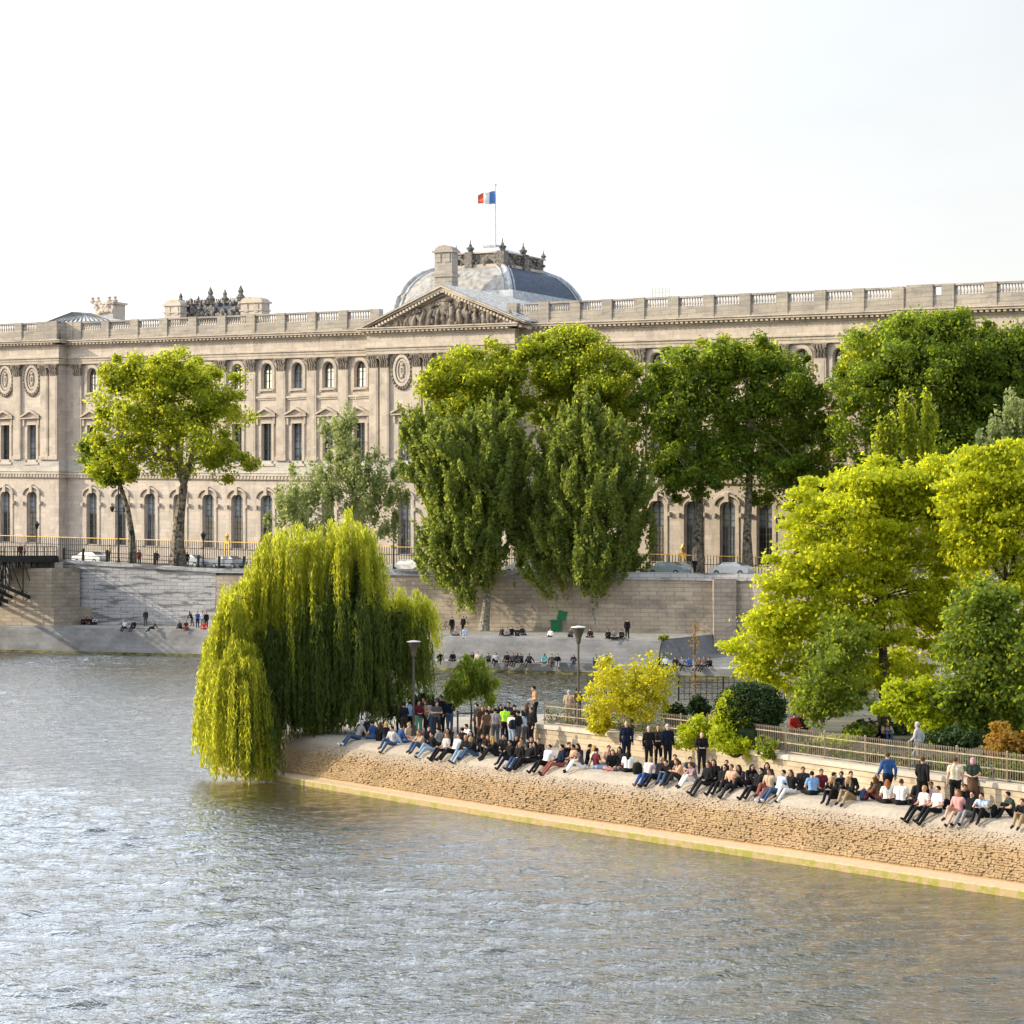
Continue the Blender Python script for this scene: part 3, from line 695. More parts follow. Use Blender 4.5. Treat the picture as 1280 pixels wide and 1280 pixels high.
mb = MB(); mb.face([(-4000,-4000,-3),(4000,-4000,-3),(4000,9000,-3),(-4000,9000,-3)])
tag(mb.build('ground', M['pave']), kind='structure')
# ================= far bank =================
def line_pts(lst, dx=0):  # [(x_px, D)] -> plan points
    return [(PX(x, D), D) for x, D in lst]
WALLL = line_pts([(-330, 268), (80, 249.0), (270, 241.5), (560, 231), (828, 222), (912, 219), (1400, 203), (1700, 192)])
PARZ = [9.95, 9.95, 9.0, 9.05, 8.8, 8.75, 8.6, 8.6]
EDGE = line_pts([(-330, 260), (0, 243), (258, 232.5), (560, 215), (828, 206)])
def off(pts, d):  # offset towards the river (smaller Y)
    out = []
    for i, p in enumerate(pts):
        a = Vector(pts[max(i-1, 0)]); c = Vector(pts[min(i+1, len(pts)-1)]); t = (c-a).normalized(); n = Vector((t.y, -t.x))
        if n.y > 0: n = -n
        out.append((p[0]+n.x*d, p[1]+n.y*d))
    return out
def strip(mb, A, zA, B, zB, mi=0):
    zA = zA if hasattr(zA, '__len__') else [zA]*len(A); zB = zB if hasattr(zB, '__len__') else [zB]*len(B)
    for i in range(len(A)-1):
        mb.face([(*A[i], zA[i]), (*A[i+1], zA[i+1]), (*B[i+1], zB[i+1]), (*B[i], zB[i])], mi)
# street sheet (reaches the horizon behind the palace)
mb = MB(); S0 = off(WALLL, -.3); sz = [9.4, 9.4, 8.85, 8.15, 8.05, 8.05, 8.05, 8.05]
B1 = [(p[0]+8, p[1]+24) for p in S0]; strip(mb, S0, sz, B1, [9.2, 9.2, 8.9, 8.3, 8.05, 8.05, 8.0, 8.0])
B2 = [(-3000, 4500), (-900, 4500), (-300, 4500), (0, 4500), (300, 4500), (600, 4500), (1500, 4500), (3000, 4500)]
strip(mb, B1, [9.2, 9.2, 8.9, 8.3, 8.05, 8.05, 8.0, 8.0], B2, 8.0)
tag(mb.build('street', M['asphalt']), kind='structure')
# quay retaining wall
qw = empty('quay_wall', (*WALLL[2], 2.7)); tag(qw, 'tall stone retaining wall carrying the street above the far quay', 'wall')
qoff = Vector((*WALLL[2], 2.7))
def loc(mb, o): mb.v = [(v[0]-o.x, v[1]-o.y, v[2]-o.z) for v in mb.v]; return mb
mb = MB(); mb.mi = 0
Wb = off(WALLL, .35); Wt = WALLL
strip(mb, Wb[:3], 0.0, Wt[:3], [z-.45 for z in PARZ[:3]], 0); strip(mb, Wb[2:], -1.0, Wt[2:], [z-.75 for z in PARZ[2:]], 1)
loc(mb, qoff).build('wall_face', [M['quaypale'], M['quaywall']], qw)
mb = MB(); A = off(WALLL, .22); B = off(WALLL, -.42)
lo = [z-.45 if i < 3 else z-.75 for i, z in enumerate(PARZ)]
strip(mb, A, lo, A, PARZ, 0); strip(mb, A, PARZ, B, PARZ, 0); strip(mb, WALLL, lo, A, lo, 0); strip(mb, B, PARZ, B, [z-1.2 for z in PARZ], 0)
loc(mb, qoff).build('parapet', M['quaypale'], qw)
mb = MB()   # pier strips
for x, D, wd in ((76, 249.2, .9), (905, 219.2, 2.2)):
    X = PX(x, D); mb.box(X-wd/2, X+wd/2, D-1.1, D+.4, 0, 9.6 if x < 100 else 8.2)
loc(mb, qoff).build('buttress', M['quaywall'], qw)
# lower quay
mb = MB(); Ei = EDGE; Eo = off(EDGE, 1.6)
strip(mb, Ei, 2.75, off(EDGE, -.4), 2.8, 0); strip(mb, off(EDGE, -.4), 2.8, off(EDGE, -20), 2.8, 0)
tag(mb.build('quay_walkway', M['pave']), kind='structure')
mb = MB(); prof = [(0, 2.75), (.15, 2.7), (.5, 2.3), (1.0, 1.2), (1.5, .15), (1.62, -.6)]
for (d0, z0), (d1, z1) in zip(prof, prof[1:]): strip(mb, off(EDGE, d0), z0, off(EDGE, d1), z1)
e = EDGE[-1]; o_ = off(EDGE, 1.5)[-1]   # end of the upper quay drops as a hip to the ledge
mb.face([(e[0], e[1], 2.75), (e[0]+1.5, e[1]+1.2, .9), (o_[0]+.4, o_[1], .9), (o_[0], o_[1], .2)])
eb_ = off(EDGE, -20)[-1]; mb.face([(e[0], e[1], 2.75), (eb_[0], eb_[1], 2.8), (eb_[0]+1.5, eb_[1]+1, .9), (e[0]+1.5, e[1]+1.2, .9)])
tag(mb.build('quay_revetment', M['ledge'], smooth=False), 'sloping grey stone revetment of the upper far quay', 'revetment', kind='structure')
LEDGE = line_pts([(430, 213), (560, 204.5), (828, 194), (1000, 188), (1500, 172)])
mb = MB(); strip(mb, LEDGE, .98, off(LEDGE, -30), 1.02); strip(mb, LEDGE, .98, off(LEDGE, .1), .9); strip(mb, off(LEDGE, .1), .9, off(LEDGE, .16), -.6)
tag(mb.build('quay_ledge', M['ledge']), kind='structure')
for nm_, L_, z_ in (('quay_coping', EDGE, 2.75), ('ledge_coping', LEDGE, .985)):
    mb = MB(); strip(mb, off(L_, .08), z_+.09, off(L_, -.45), z_+.09); strip(mb, off(L_, .08), z_-.16, off(L_, .08), z_+.09); strip(mb, off(L_, -.45), z_+.09, off(L_, -.45), z_)
    tag(mb.build(nm_, M['quaypale']), kind='structure')
malg = simple('algae', (.09,.085,.03), .8, var=.4, vscale=1.2)
mb = MB(); strip(mb, off(LEDGE, .35), .12, off(LEDGE, .12), .3); strip(mb, off(LEDGE, .6), -.3, off(LEDGE, .35), .12)
strip(mb, off(EDGE[:4], 1.75), .1, off(EDGE[:4], 1.5), .28); strip(mb, off(EDGE[:4], 1.95), -.3, off(EDGE[:4], 1.75), .1)
tag(mb.build('quay_algae', malg), kind='structure')
# quay railing along the street at left
mb = MB(); r0 = off(WALLL, -.1)
def on_wall(x, lst=None, zl=None, d=0):
    """point of the wall line at photo column x"""
    pts = off(WALLL, d); r = (x-640)/F
    for i in range(len(pts)-1):
        a, c = pts[i], pts[i+1]; den = (c[0]-a[0])-r*(c[1]-a[1])
        if abs(den) < 1e-9: continue
        t = (r*a[1]-a[0])/den
        if 0 <= t <= 1: return (a[0]+t*(c[0]-a[0]), a[1]+t*(c[1]-a[1]), PARZ[i]+t*(PARZ[i+1]-PARZ[i]))
    return None
rl = empty('quay_railing', on_wall(90)); tag(rl, 'dark iron railing with thick posts along the quay above the pale wall', 'railing')
ro = Vector(rl.location); prev = None
for x in (80, 104, 134, 164, 194, 222, 248, 274, 305, 335):
    p = Vector(on_wall(x)); m2 = MB(); m2.bar(p, p+Vector((0,0,1.15)), .26); m2.sphere(p+Vector((0,0,1.2)), .17, 6, 5); loc(m2, ro).build('post', M['iron'], rl)
    if prev is not None:
        for z in (1.0, .55, .15): mb.bar(prev+Vector((0,0,z)), p+Vector((0,0,z)), .07)
    prev = p
loc(mb, ro).build('rail', M['iron'], rl)
# fence in front of the palace
mf = empty('moat_fence', (O3.x, O3.y, 0), RZ); tag(mf, 'tall iron fence with gilded top rail in front of the palace', 'fence')
fwp = -7.0; zf = ZL(676, 240, fwp); f0, f1 = U(-80, fwp), U(1100, fwp)
mb = MB(); u = f0
while u < f1: mb.box(u-.03, u+.03, fwp-.03, fwp+.03, zf-3.4, zf-.05); u += .36
mb.box(f0, f1, fwp-.04, fwp+.04, zf-1.0, zf-.92); mb.box(f0, f1, fwp-.04, fwp+.04, zf-3.2, zf-3.1)
mb.build('bars', M['iron'], mf, shear=SH)
mb = MB(); mb.box(f0, f1, fwp-.05, fwp+.05, zf-.05, zf+.03); mb.build('top_rail', M['gold'], mf, shear=SH)
mb = MB(); mb.box(f0, f1, fwp-.3, fwp+.3, zf-6, zf-3.3); mb.build('plinth', M['plinth'], mf, shear=SH)
for x in (284, 853):
    mb = MB(); u = U(x, fwp)
    for k in (-.35, .35): mb.box(u+k-.06, u+k+.06, fwp-.1, fwp+.1, zf-3.3, zf+.2)
    mb.lathe((u, fwp, zf+.2), [(.28,0),(.16,.12),(.18,.4),(.28,.5),(.12,.75),(.03,1.0)], 8); mb.box(u-.42, u+.42, fwp-.08, fwp+.08, zf-.2, zf+.2)
    mb.build('gilded_pier', M['gold'], mf, shear=SH)
# bridge end at left
br = empty('footbridge', (PX(20, 248), 248, 9)); tag(br, 'dark iron arch footbridge landing on the far quay at left', 'bridge')
bo = Vector(br.location); bdv = Vector((-.543, -.839, 0)); sdv = Vector((.839, -.543, 0))
def bp(a, s, z): return Vector((PX(18, 248), 249.5, 0))+bdv*a+sdv*s+Vector((0,0,z))
mb = MB(); mb.obox(bp(30, 0, 10.1), bdv*32, sdv*4.2, (0,0,.16)); mb.obox(bp(30, 4.2, 10.0), bdv*32, sdv*.12, (0,0,.32)); mb.obox(bp(30, -4.2, 10.0), bdv*32, sdv*.12, (0,0,.32))
loc(mb, bo).build('deck', M['iron'], br)
for s_ in (-3.6, -1.2, 1.2, 3.9):
    mb = MB(); pts = [bp(-1+2*k, s_, 4.6+4.9*math.sin(min(1, (k+.2)/11)*math.pi/2)) for k in range(13)]
    for a, c in zip(pts, pts[1:]): mb.bar(a, c, .22, .35)
    for k, a in enumerate(pts):
        mb.bar(a, Vector((a.x, a.y, 9.9)), .12)
        if k: mb.bar(pts[k-1], Vector((a.x, a.y, 9.9)), .09)
    loc(mb, bo).build('arch_rib', M['iron'], br)
mb = MB()
for s_ in (-4.1, 4.1):
    k = -2.0
    while k < 60: mb.bar(bp(k, s_, 10.25), bp(k, s_, 11.35), .05 if int(k*2) % 4 else .1); k += .5
    for z in (11.35, 10.8, 10.35): mb.bar(bp(-2, s_, z), bp(60, s_, z), .07)
loc(mb, bo).build('railing', M['iron'], br)
mb = MB(); mb.obox(bp(-.2, 3.9, 5.8), bdv*2.2, sdv*3.3+Vector((0,0,0)), (0,0,3.2)); mb.obox(bp(-.2, -.5, 3.4), bdv*3.2, sdv*9, (0,0,1.3))
mb.obox(bp(1.2, 4.6, 7.3), bdv*.1, sdv*.5, (0,0,.5)); loc(mb, bo).build('abutment', M['quaywall'], br)
# ================= near island =================
NEAR = [(-15.9, 113.6), (-14.6, 111.6), (-12.1, 109.3), (-6.2, 101.0), (0, 92.5), (8, 82.4), (16.4, 71.9), (30, 54.8), (52, 27)]
FARP = [(75, 60), (62, 118), (30, 128), (12, 129), (2, 127), (-6, 123.5), (-12.5, 118.5)]
poly = NEAR+FARP
def resample(pts, step):
    out = []; n = len(pts)
    for i in range(n):
        a = Vector(pts[i]); c = Vector(pts[(i+1) % n]); L = (c-a).length; k = max(1, int(L/step))
        for j in range(k): out.append(a.lerp(c, j/k))
    return out
RP = resample(poly, 1.0); n = len(RP)
for _ in range(3): RP = [(RP[i-1]+RP[i]*2+RP[(i+1) % n])/4 for i in range(n)]
def inner(p_):   # offset inward (polygon runs so that inland is to the left of near edge? decide by centroid)
    out = []
    for i in range(n):
        t = (RP[(i+1) % n]-RP[i-1]).normalized(); nn = Vector((-t.y, t.x))
        if i == 0: pass
        out.append(RP[i]+nn*p_)
    return out
t = (RP[31]-RP[29]).normalized(); SG = 1 if Vector((-t.y, t.x)).dot(Vector((.785,.62))) > 0 else -1
def inn(p_, tip_soft=True):
    out = inner(p_*SG)
    for _ in range(int(p_*2)): out = [(out[i-1]+out[i]*2+out[(i+1) % n])/4 for i in range(n)]
    return out
PROF = [(0,-1.0),(0,.24),(.03,.28),(.5,.33),(.55,.36),(1.0,.81),(1.5,1.31),(1.9,1.68),(2.2,1.89),(2.5,2.03),(2.9,2.09),(3.3,2.1)]
mrev, nt, b = mat('revetment_stone')
tc = nt.n.new('ShaderNodeTexCoord'); geo = nt.n.new('ShaderNodeNewGeometry'); sp = nt.n.new('ShaderNodeSeparateXYZ'); nt.l.new(geo.outputs['Position'], sp.inputs[0])
z_ = sp.outputs[2]; PO = geo.outputs['Position']
n1 = nt.noise(PO, .5, 4); n2 = nt.noise(PO, 5, 5, .65); n3 = nt.noise(PO, 22, 3, .6)
stone = nt.mix(nt.ramp(n1, [(.3, 0.0), (.7, 1.0)]), (.45,.305,.165), (.34,.23,.12)); stone = nt.mix(.6, stone, nt.ramp(n2, [(.3, .55), (.65, 1.0)]), 'MULTIPLY')
top = nt.mix(nt.ramp(n2, [(.35, 0.0), (.65, 1.0)]), (.47,.41,.335), (.37,.315,.25)); top = nt.mix(nt.ramp(n1, [(.45, 0.0), (.62, .5)]), top, (.36,.30,.25))
zz = nt.math('ADD', z_, nt.math('MULTIPLY', nt.math('SUBTRACT', n2, .5), .35))
col = nt.mix(nt.math('MULTIPLY', nt.math('SUBTRACT', zz, 1.22), 1.7, clamp=True), stone, top)
ledge = nt.mix(nt.ramp(n2, [(.35, 0.0), (.65, 1.0)]), (.58,.42,.26), (.50,.38,.25))
col = nt.mix(nt.math('MULTIPLY', nt.math('SUBTRACT', .40, z_), 12, clamp=True), col, ledge)
alg = nt.mix(nt.ramp(nt.noise(PO, 2.6, 4, .7), [(.42, 0.0), (.56, 1.0)]), (.29,.28,.065), (.42,.31,.18))
col = nt.mix(nt.math('MULTIPLY', nt.math('SUBTRACT', nt.math('ADD', .29, nt.math('MULTIPLY', nt.math('SUBTRACT', n2, .5), .1)), z_), 14, clamp=True), col, alg)
nt.l.new(col, b.inputs['Base Color']); b.inputs['Roughness'].default_value = .85; b.inputs['Specular IOR Level'].default_value = .25
nt.l.new(nt.bump(nt.math('ADD', n2, nt.math('MULTIPLY', n3, .4)), .7, .05), b.inputs['Normal'])
mb = MB(); rings = []
for p_, z in PROF:
    rings.append([mb.vert((q.x, q.y, z)) for q in inn(p_)])
for A, B in zip(rings, rings[1:]):
    for i in range(n): j = (i+1) % n; mb.f.append([A[i], A[j], B[j], B[i]] if SG > 0 else [A[j], A[i], B[i], B[j]]); mb.m.append(0)
mb.f.append(list(rings[-1])); mb.m.append(0)
isl = mb.build('island_bank', mrev, smooth=False); tag(isl, 'rough stone sloping bank of the island with algae at the waterline', 'embankment', kind='structure')
# rough cobbles standing out of the slope (real stones, tilted at random)
mb = MB(); r3 = random.Random(5)
def near_pt(s, p_):   # s metres along the straight near edge from NEAR[2]; p_ inland
    a = Vector(NEAR[2]); L = 0
    for q0, q1 in zip(NEAR[2:], NEAR[3:]):
        q0 = Vector(q0); q1 = Vector(q1); l = (q1-q0).length
        if s <= L+l: t_ = (q1-q0)/l; return q0+t_*(s-L)+Vector((-t_.y, t_.x))*SG*p_, t_
        L += l
    return None
row = 0; p_ = .62
while p_ < 1.95:
    s = (row % 2)*.09; z = float(np.interp(p_, [.55,1.0,1.5,1.9,2.2], [.40,.87,1.37,1.73,1.93])); fl = max(0., (p_-1.5)/.6)
    while s < 62:
        r_ = near_pt(s, p_)
        if r_ is None: break
        q, t_ = r_; wd = r3.uniform(.09, .16)
        nn = Vector((-t_.y, t_.x))*SG; aa = .785-.38*fl; up = Vector((-nn.x*math.sin(aa), -nn.y*math.sin(aa), math.cos(aa))); sl_ = Vector((nn.x*math.cos(aa), nn.y*math.cos(aa), math.sin(aa)))
        out_ = r3.uniform(-.010, .009)*(1-.8*fl)-.035*fl; tilt = r3.uniform(-.25, .25)*(1-fl)
        t3 = Vector((t_.x, t_.y, 0))
        if r3.random() > .07*(1-fl):
            t3 = (t3+sl_*r3.uniform(-.22,.22)).normalized(); q = q+t_*r3.uniform(-.03,.03)
            mb.obox(Vector((q.x, q.y, z))+up*(out_-.04)+sl_*r3.uniform(-.016,.016), (t3+up*tilt*.4)*wd*.53, (sl_+up*r3.uniform(-.3,.2)*(1-fl))*.041, up*.07)
        s += wd+.010
    p_ += .070*(.72+.28*(1-fl)); row += 1
tag(mb.build('bank_cobbles', mrev), 'rough cobbles facing the island bank', 'cobbles', kind='stuff')
# garden terrace
def wpt(x, y=None, z=3.05): D = DEP(y, z); return Vector((PX(x, D), D))
GW = [wpt(664, 904), wpt(740, 912.5), wpt(850, 925), wpt(1000, 946), wpt(1110, 961), wpt(1280, 982.5)]
dd = (GW[-1]-GW[-2]).normalized(); GW += [GW[-1]+dd*10, GW[-1]+dd*30]
GWs = []
for a, c in zip(GW, GW[1:]):
    for k in range(6): GWs.append(a.lerp(c, k/6))
GWs.append(GW[-1])
for _ in range(2): GWs = [GWs[0]]+[(GWs[i-1]+GWs[i]*2+GWs[i+1])/4 for i in range(1, len(GWs)-1)]+[GWs[-1]]
def offw(d):  # positive = towards the river
    out = []
    for i, p in enumerate(GWs):
        t_ = (GWs[min(i+1, len(GWs)-1)]-GWs[max(i-1, 0)]).normalized(); nn = Vector((t_.y, -t_.x))
        if nn.dot(Vector((-.785,-.62))) < 0: nn = -nn
        out.append(p+nn*d)
    return out
gw = empty('garden_wall', (GWs[0].x, GWs[0].y, 2.1)); tag(gw, 'low sunlit stone garden wall with pale coping behind the seated crowd', 'wall')
go = Vector(gw.location)
def ring_wall(mb, d0, d1, z0, z1):
    A, B = offw(d0), offw(d1); m_ = len(A)
    for i in range(m_-1):
        mb.face([(A[i].x,A[i].y,z0),(A[i+1].x,A[i+1].y,z0),(A[i+1].x,A[i+1].y,z1),(A[i].x,A[i].y,z1)])
        mb.face([(A[i].x,A[i].y,z1),(A[i+1].x,A[i+1].y,z1),(B[i+1].x,B[i+1].y,z1),(B[i].x,B[i].y,z1)])
        mb.face([(B[i].x,B[i].y,z0),(B[i].x,B[i].y,z1),(B[i+1].x,B[i+1].y,z1),(B[i+1].x,B[i+1].y,z0)])
        mb.face([(A[i].x,A[i].y,z0),(A[i+1].x,A[i+1].y,z0),(B[i+1].x,B[i+1].y,z0),(B[i].x,B[i].y,z0)])
    for i in (0, m_-1): mb.face([(A[i].x,A[i].y,z0),(B[i].x,B[i].y,z0),(B[i].x,B[i].y,z1),(A[i].x,A[i].y,z1)])
mb = MB(); ring_wall(mb, 0, -.5, 2.0, 2.86); loc(mb, go).build('masonry', M['gardenwall'], gw)
mb = MB(); ring_wall(mb, .09, -.62, 2.86, 3.05); loc(mb, go).build('coping', M['coping'], gw)
# return of the wall at its end and the steps side
e0 = GWs[0]; mb = MB(); bk = e0+Vector((3.5, 12))
q = [e0+Vector((.1,.3)), bk, bk+Vector((.45,-.1)), e0+Vector((.55,.1))]
for i in range(4):
    j = (i+1) % 4; mb.face([(q[i].x,q[i].y,2.0),(q[j].x,q[j].y,2.0),(q[j].x,q[j].y,3.05),(q[i].x,q[i].y,3.05)])
mb.face([(p.x,p.y,3.051) for p in q]); loc(mb, go).build('end_wall', M['gardenwall'], gw)
msoil, nt, b = mat('garden_soil'); tc = nt.n.new('ShaderNodeTexCoord')
nt.l.new(nt.ramp(nt.noise(tc.outputs['Object'], .35, 5, .6), [(.38, (.04,.06,.02)), (.5, (.09,.08,.05)), (.7, (.16,.14,.09))]), b.inputs['Base Color']); b.inputs['Roughness'].default_value = .95
mb = MB(); ip = [(p.x, p.y, 3.0) for p in offw(-.4)]+[(70, 60, 3.0), (56, 114, 3.0), (30, 123, 3.0), (12, 124, 3.0), (bk.x, bk.y, 3.0)]
mb.face(ip); mb.v += []
for a, c in zip(ip[-6:], ip[-5:]): mb.face([(a[0],a[1],2.0),(c[0],c[1],2.0),c,a])
tag(mb.build('garden_ground', msoil), kind='structure')
# garden fence
mfence = simple('fence_paint', (.34,.275,.20), .6, var=.15)
gf = empty('garden_fence', (GWs[0].x, GWs[0].y, 3.05)); tag(gf, 'low spiked metal garden fence standing on the wall coping', 'fence')
fo = Vector(gf.location)
FL = offw(-.34); cum = [0]
for a, c in zip(FL, FL[1:]): cum.append(cum[-1]+(c-a).length)
def fpt(s):
    for i in range(len(FL)-1):
        if s <= cum[i+1]: return FL[i].lerp(FL[i+1], (s-cum[i])/(cum[i+1]-cum[i]))
    return FL[-1]
mb = MB(); s = .6; k = 0; FH = .92
while s < min(cum[-1], 44):
    p = fpt(s); mb.bar((p.x,p.y,3.1), (p.x,p.y,3.05+FH+.05), .024); mb.obox((p.x,p.y,3.05+FH+.08), (.022,0,0), (0,.022,0), (0,0,.045)); s += .125
loc(mb, fo).build('bars', mfence, gf)
mb = MB()
for z in (3.13, 3.05+FH*.47, 3.05+FH-.09):
    s = .6
    while s < 44: a, c = fpt(s), fpt(min(44, s+1.5)); mb.bar((a.x,a.y,z), (c.x,c.y,z), .032, .042); s += 1.5
loc(mb, fo).build('rail', mfence, gf)
s = .6
while s < 44: p = fpt(s); m2 = MB(); m2.bar((p.x,p.y,3.05), (p.x,p.y,3.05+FH+.12), .05); m2.sphere((p.x,p.y,3.05+FH+.15), .045, 6, 5); loc(m2, fo).build('post', mfence, gf); s += 2.55
# back mesh fence of the garden
bf = empty('back_fence', (*G(1000, 905, 3.0),)); tag(bf, 'grey mesh fence at the far edge of the garden under the trees', 'fence'); bo_ = Vector(bf.location)
mb = MB(); A = Vector((9, 121, 3.0)); B = Vector((40, 119, 3.0)); L = (B-A).length; t_ = (B-A)/L
k = 0
while k < L: mb.bar(A+t_*k, A+t_*k+Vector((0,0,1.3)), .03 if int(k/.3) % 8 else .08); k += .3
for z in (.1, .4, .7, 1.0, 1.3): mb.bar(A+Vector((0,0,z)), B+Vector((0,0,z)), .03)
loc(mb, bo_).build('mesh_panel', M['iron'], bf)
# ================= lamps =================
mlh = simple('lamp_head_paint', (.10,.085,.07), .5); mlg = simple('lamp_glass', (.7,.7,.66), .3)
def garden_lamp(x, ytop, D, zb, label, tilt=0):
    X = PX(x, D); zt = PZ(ytop, D); o = empty('street_lamp', (X, D, zb)); tag(o, label, 'lamp', 'funnel lamps in the garden'); H = zt-zb
    mb = MB(); mb.tube([(0,0,0),(0,0,.5),(0,0,.52),(0,0,H-.8)], [.11,.10,.06,.05], 8); mb.build('pole', mlh, o)
    mb = MB(); mb.lathe((0,0,H-.85), [(.07,0),(.10,.05),(.14,.3),(.28,.66),(.30,.70),(.26,.71)], 14); mb.build('lamp_shade', mlh, o)
    mb = MB(); mb.lathe((0,0,H-.12), [(.30,0),(.36,.03),(.36,.06),(.05,.11)], 14); mb.build('lamp_cap', mlg, o)
    return o
garden_lamp(723, 782, 104, 3.0, 'funnel shaped lamp on a tall pole left of the golden bush')
garden_lamp(517, 800, 109.3, 2.1, 'dark funnel shaped lamp on a pole beside the willow')
garden_lamp(1001, 812, 110, 3.0, 'funnel lamp half hidden in the big yellow green tree')
def lantern(x, ytop, D, zb, label, arms=False):
    X = PX(x, D); H = PZ(ytop, D)-zb; o = empty('lantern_post', (X, D, zb)); tag(o, label, 'lamp', 'dark lantern posts along the upper street')
    mb = MB(); mb.lathe((0,0,0), [(.28,0),(.24,.5),(.12,.7),(.09,1.0),(.07,H-.95),(.12,H-.9)], 8); 
    if arms:
        mb.bar((-.7,0,H*.62), (.7,0,H*.62), .07); mb.build('pole', M['iron'], o)
        for k in (-.7, .7): m2 = MB(); m2.lathe((k,0,H*.62), [(.06,0),(.2,.15),(.28,.5),(.06,.62)], 8); m2.build('lantern', M['iron'], o)
    else:
        mb.build('pole', M['iron'], o)
        m2 = MB(); m2.lathe((0,0,H-.9), [(.12,0),(.28,.5),(.34,.52),(.12,.75),(.05,.9)], 6); m2.build('lantern', M['iron'], o)
lantern(46, 651, 252, 9.3, 'dark single lantern post at the landing of the footbridge')
lantern(148, 598, 250, 9.2, 'very tall dark post with two lamp arms left of the thin trunk', True)
lantern(164, 659, 247, 9.1, 'short lantern post right beside the slim leaning trunk')
lantern(254, 664, 244, 8.8, 'dark lantern post right of the thick plane tree trunk')
lantern(492, 655, 238, 8.2, 'dark lantern post seen through the leaves left of the tall poplars')
# ================= cars =================
def car(x, D, z, colr, label, rz=0, s=1.0, van=False):
    m_ = simple('car_paint', colr, .3, var=.03, spec=.6)
    o = empty('parked_car', (PX(x, D), D, z), RZ+rz); o.scale = (s, s, s); tag(o, label, 'car', 'cars parked along the upper street')
    prof = [(-2.15,.35),(-2.2,.75),(-2.05,.95),(-1.3,1.0),(-.65,1.42),(.75,1.45),(1.5,1.05),(2.0,.95),(2.2,.7),(2.15,.35)]
    if van: prof = [(-2.2,.35),(-2.25,.9),(-2.1,1.3),(-1.8,1.85),(1.9,1.9),(2.2,1.6),(2.2,.35)]
    mb = MB(); n_ = len(prof)
    for sx, wy in ((1, .82),):
        L_ = [(p[0], -wy*(1 if p[1] < 1.1 else .86), p[1]) for p in prof]; Rr = [(p[0], -p_y, p[2]) for p, p_y in zip(L_, [q[1] for q in L_])]
        mb.face(L_); mb.face(Rr[::-1])
        for i in range(n_):
            j = (i+1) % n_; mb.face([L_[j], L_[i], Rr[i], Rr[j]])
    mb.build('body', m_, o)
    mb = MB()
    if van:
        for sy in (-1, 1): mb.box(-1.7, 1.8, min(sy*.70, sy*.722), max(sy*.70, sy*.722), 1.2, 1.65)
    else:
        for sy in (-1, 1):
            q = [(-1.1,sy*.80,1.04),(-.58,sy*.725,1.36),(.68,sy*.725,1.38),(1.32,sy*.80,1.06)]; mb.face(q if sy < 0 else q[::-1])
        mb.face([(-1.24,-.68,1.06),(-1.24,.68,1.06),(-.70,.6,1.40),(-.70,-.6,1.40)]); mb.face([(1.42,-.68,1.11),(.82,-.6,1.44),(.82,.6,1.44),(1.42,.68,1.11)])
    mb.build('windows', M['glass'], o)
    for wx in (-1.35, 1.35):
        for sy in (-1, 1):
            mb = MB(); mb.tube([(wx, sy*.66, .32), (wx, sy*.84, .32)], [.32, .32], 12); wh = mb.build('wheel', M['iron'], o)
            mb = MB(); mb.tube([(wx, sy*.845, .32), (wx, sy*.855, .32)], [.19, .19], 10); mb.build('rim', M['lead'], wh)
    for sx in (-1, 1):
        for sy in (-1, 1):
            mb = MB(); mb.box(sx*2.17-.04, sx*2.17+.04, sy*.6-.14, sy*.6+.14, .68, .82); mb.build('headlight' if sx > 0 else 'tail_light', mlg if sx > 0 else M['red'], o)
def zs(x): return float(np.interp(x, [80, 270, 560, 828], [9.45, 8.9, 8.45, 8.35]))
car(113, 258, zs(113), (.75,.75,.75), 'white car behind the railing near the footbridge')
car(238, 252, zs(238), (.45,.52,.58), 'silver car right of the thick plane trunk')
car(285, 250, zs(285), (.30,.34,.40), 'grey blue car behind the quay railing above the willow')
car(512, 240, zs(512), (.75,.76,.78), 'white car between the willow and the poplars')
car(655, 236, zs(655), (.72,.74,.74), 'white car glimpsed between the two tall poplars')
car(700, 235, zs(700), (.15,.17,.2), 'dark car glimpsed behind the right poplar')
car(835, 231, zs(835), (.45,.55,.58), 'pale teal car parked left of the street tree trunk')
car(851, 236, zs(851), (.7,.7,.7), 'white estate car behind the pale teal car')
car(915, 227, zs(915), (.8,.8,.8), 'white saloon car parked at the corner of the quay wall')
# ================= things on the far quay =================
mgr = simple('green_plastic', (.01,.16,.06), .5, var=.1)
def crate(x, y, D, z, rz, tilt, label, sx=.6, h=1.1):
    mb = MB(); mb.box(-sx, sx, -.45, .45, 0, h); mb.box(-sx-.05, sx+.05, -.5, .5, h, h+.1); 
    for k in (-.3, .3): mb.box(sx*k*1.6-.05, sx*k*1.6+.05, -.47, -.45, .1, h-.1)
    o = mb.build('green_bin', mgr, None, (PX(x, D), D, z), (0, tilt, rz)); tag(o, label, 'bin', 'green bins on the far quay')
crate(694.5, 790, 226, 2.8, .1, 0, 'green box upright on the quay, the lower of two', .46, 1.05)
crate(703, 775, 226.3, 3.98, -.3, .22, 'green box tipped on top of the other', .46, .8)
mtire = M['iron']
o = empty('bicycle', (PX(559, 229.5), 229.5, 2.8), -.5); tag(o, 'bicycle leaning near the wall beside seated people', 'bicycle')
for k in (-.5, .5):
    mb = MB(); mb.tube([(k+.33*math.cos(t), 0, .33+.33*math.sin(t)) for t in [2*math.pi*i/16 for i in range(17)]], .025, 5, False); mb.build('wheel', mtire, o)
mb = MB(); P2 = [(-.5,0,.33),(-.15,0,.8),(.35,0,.82),(.5,0,.33)]
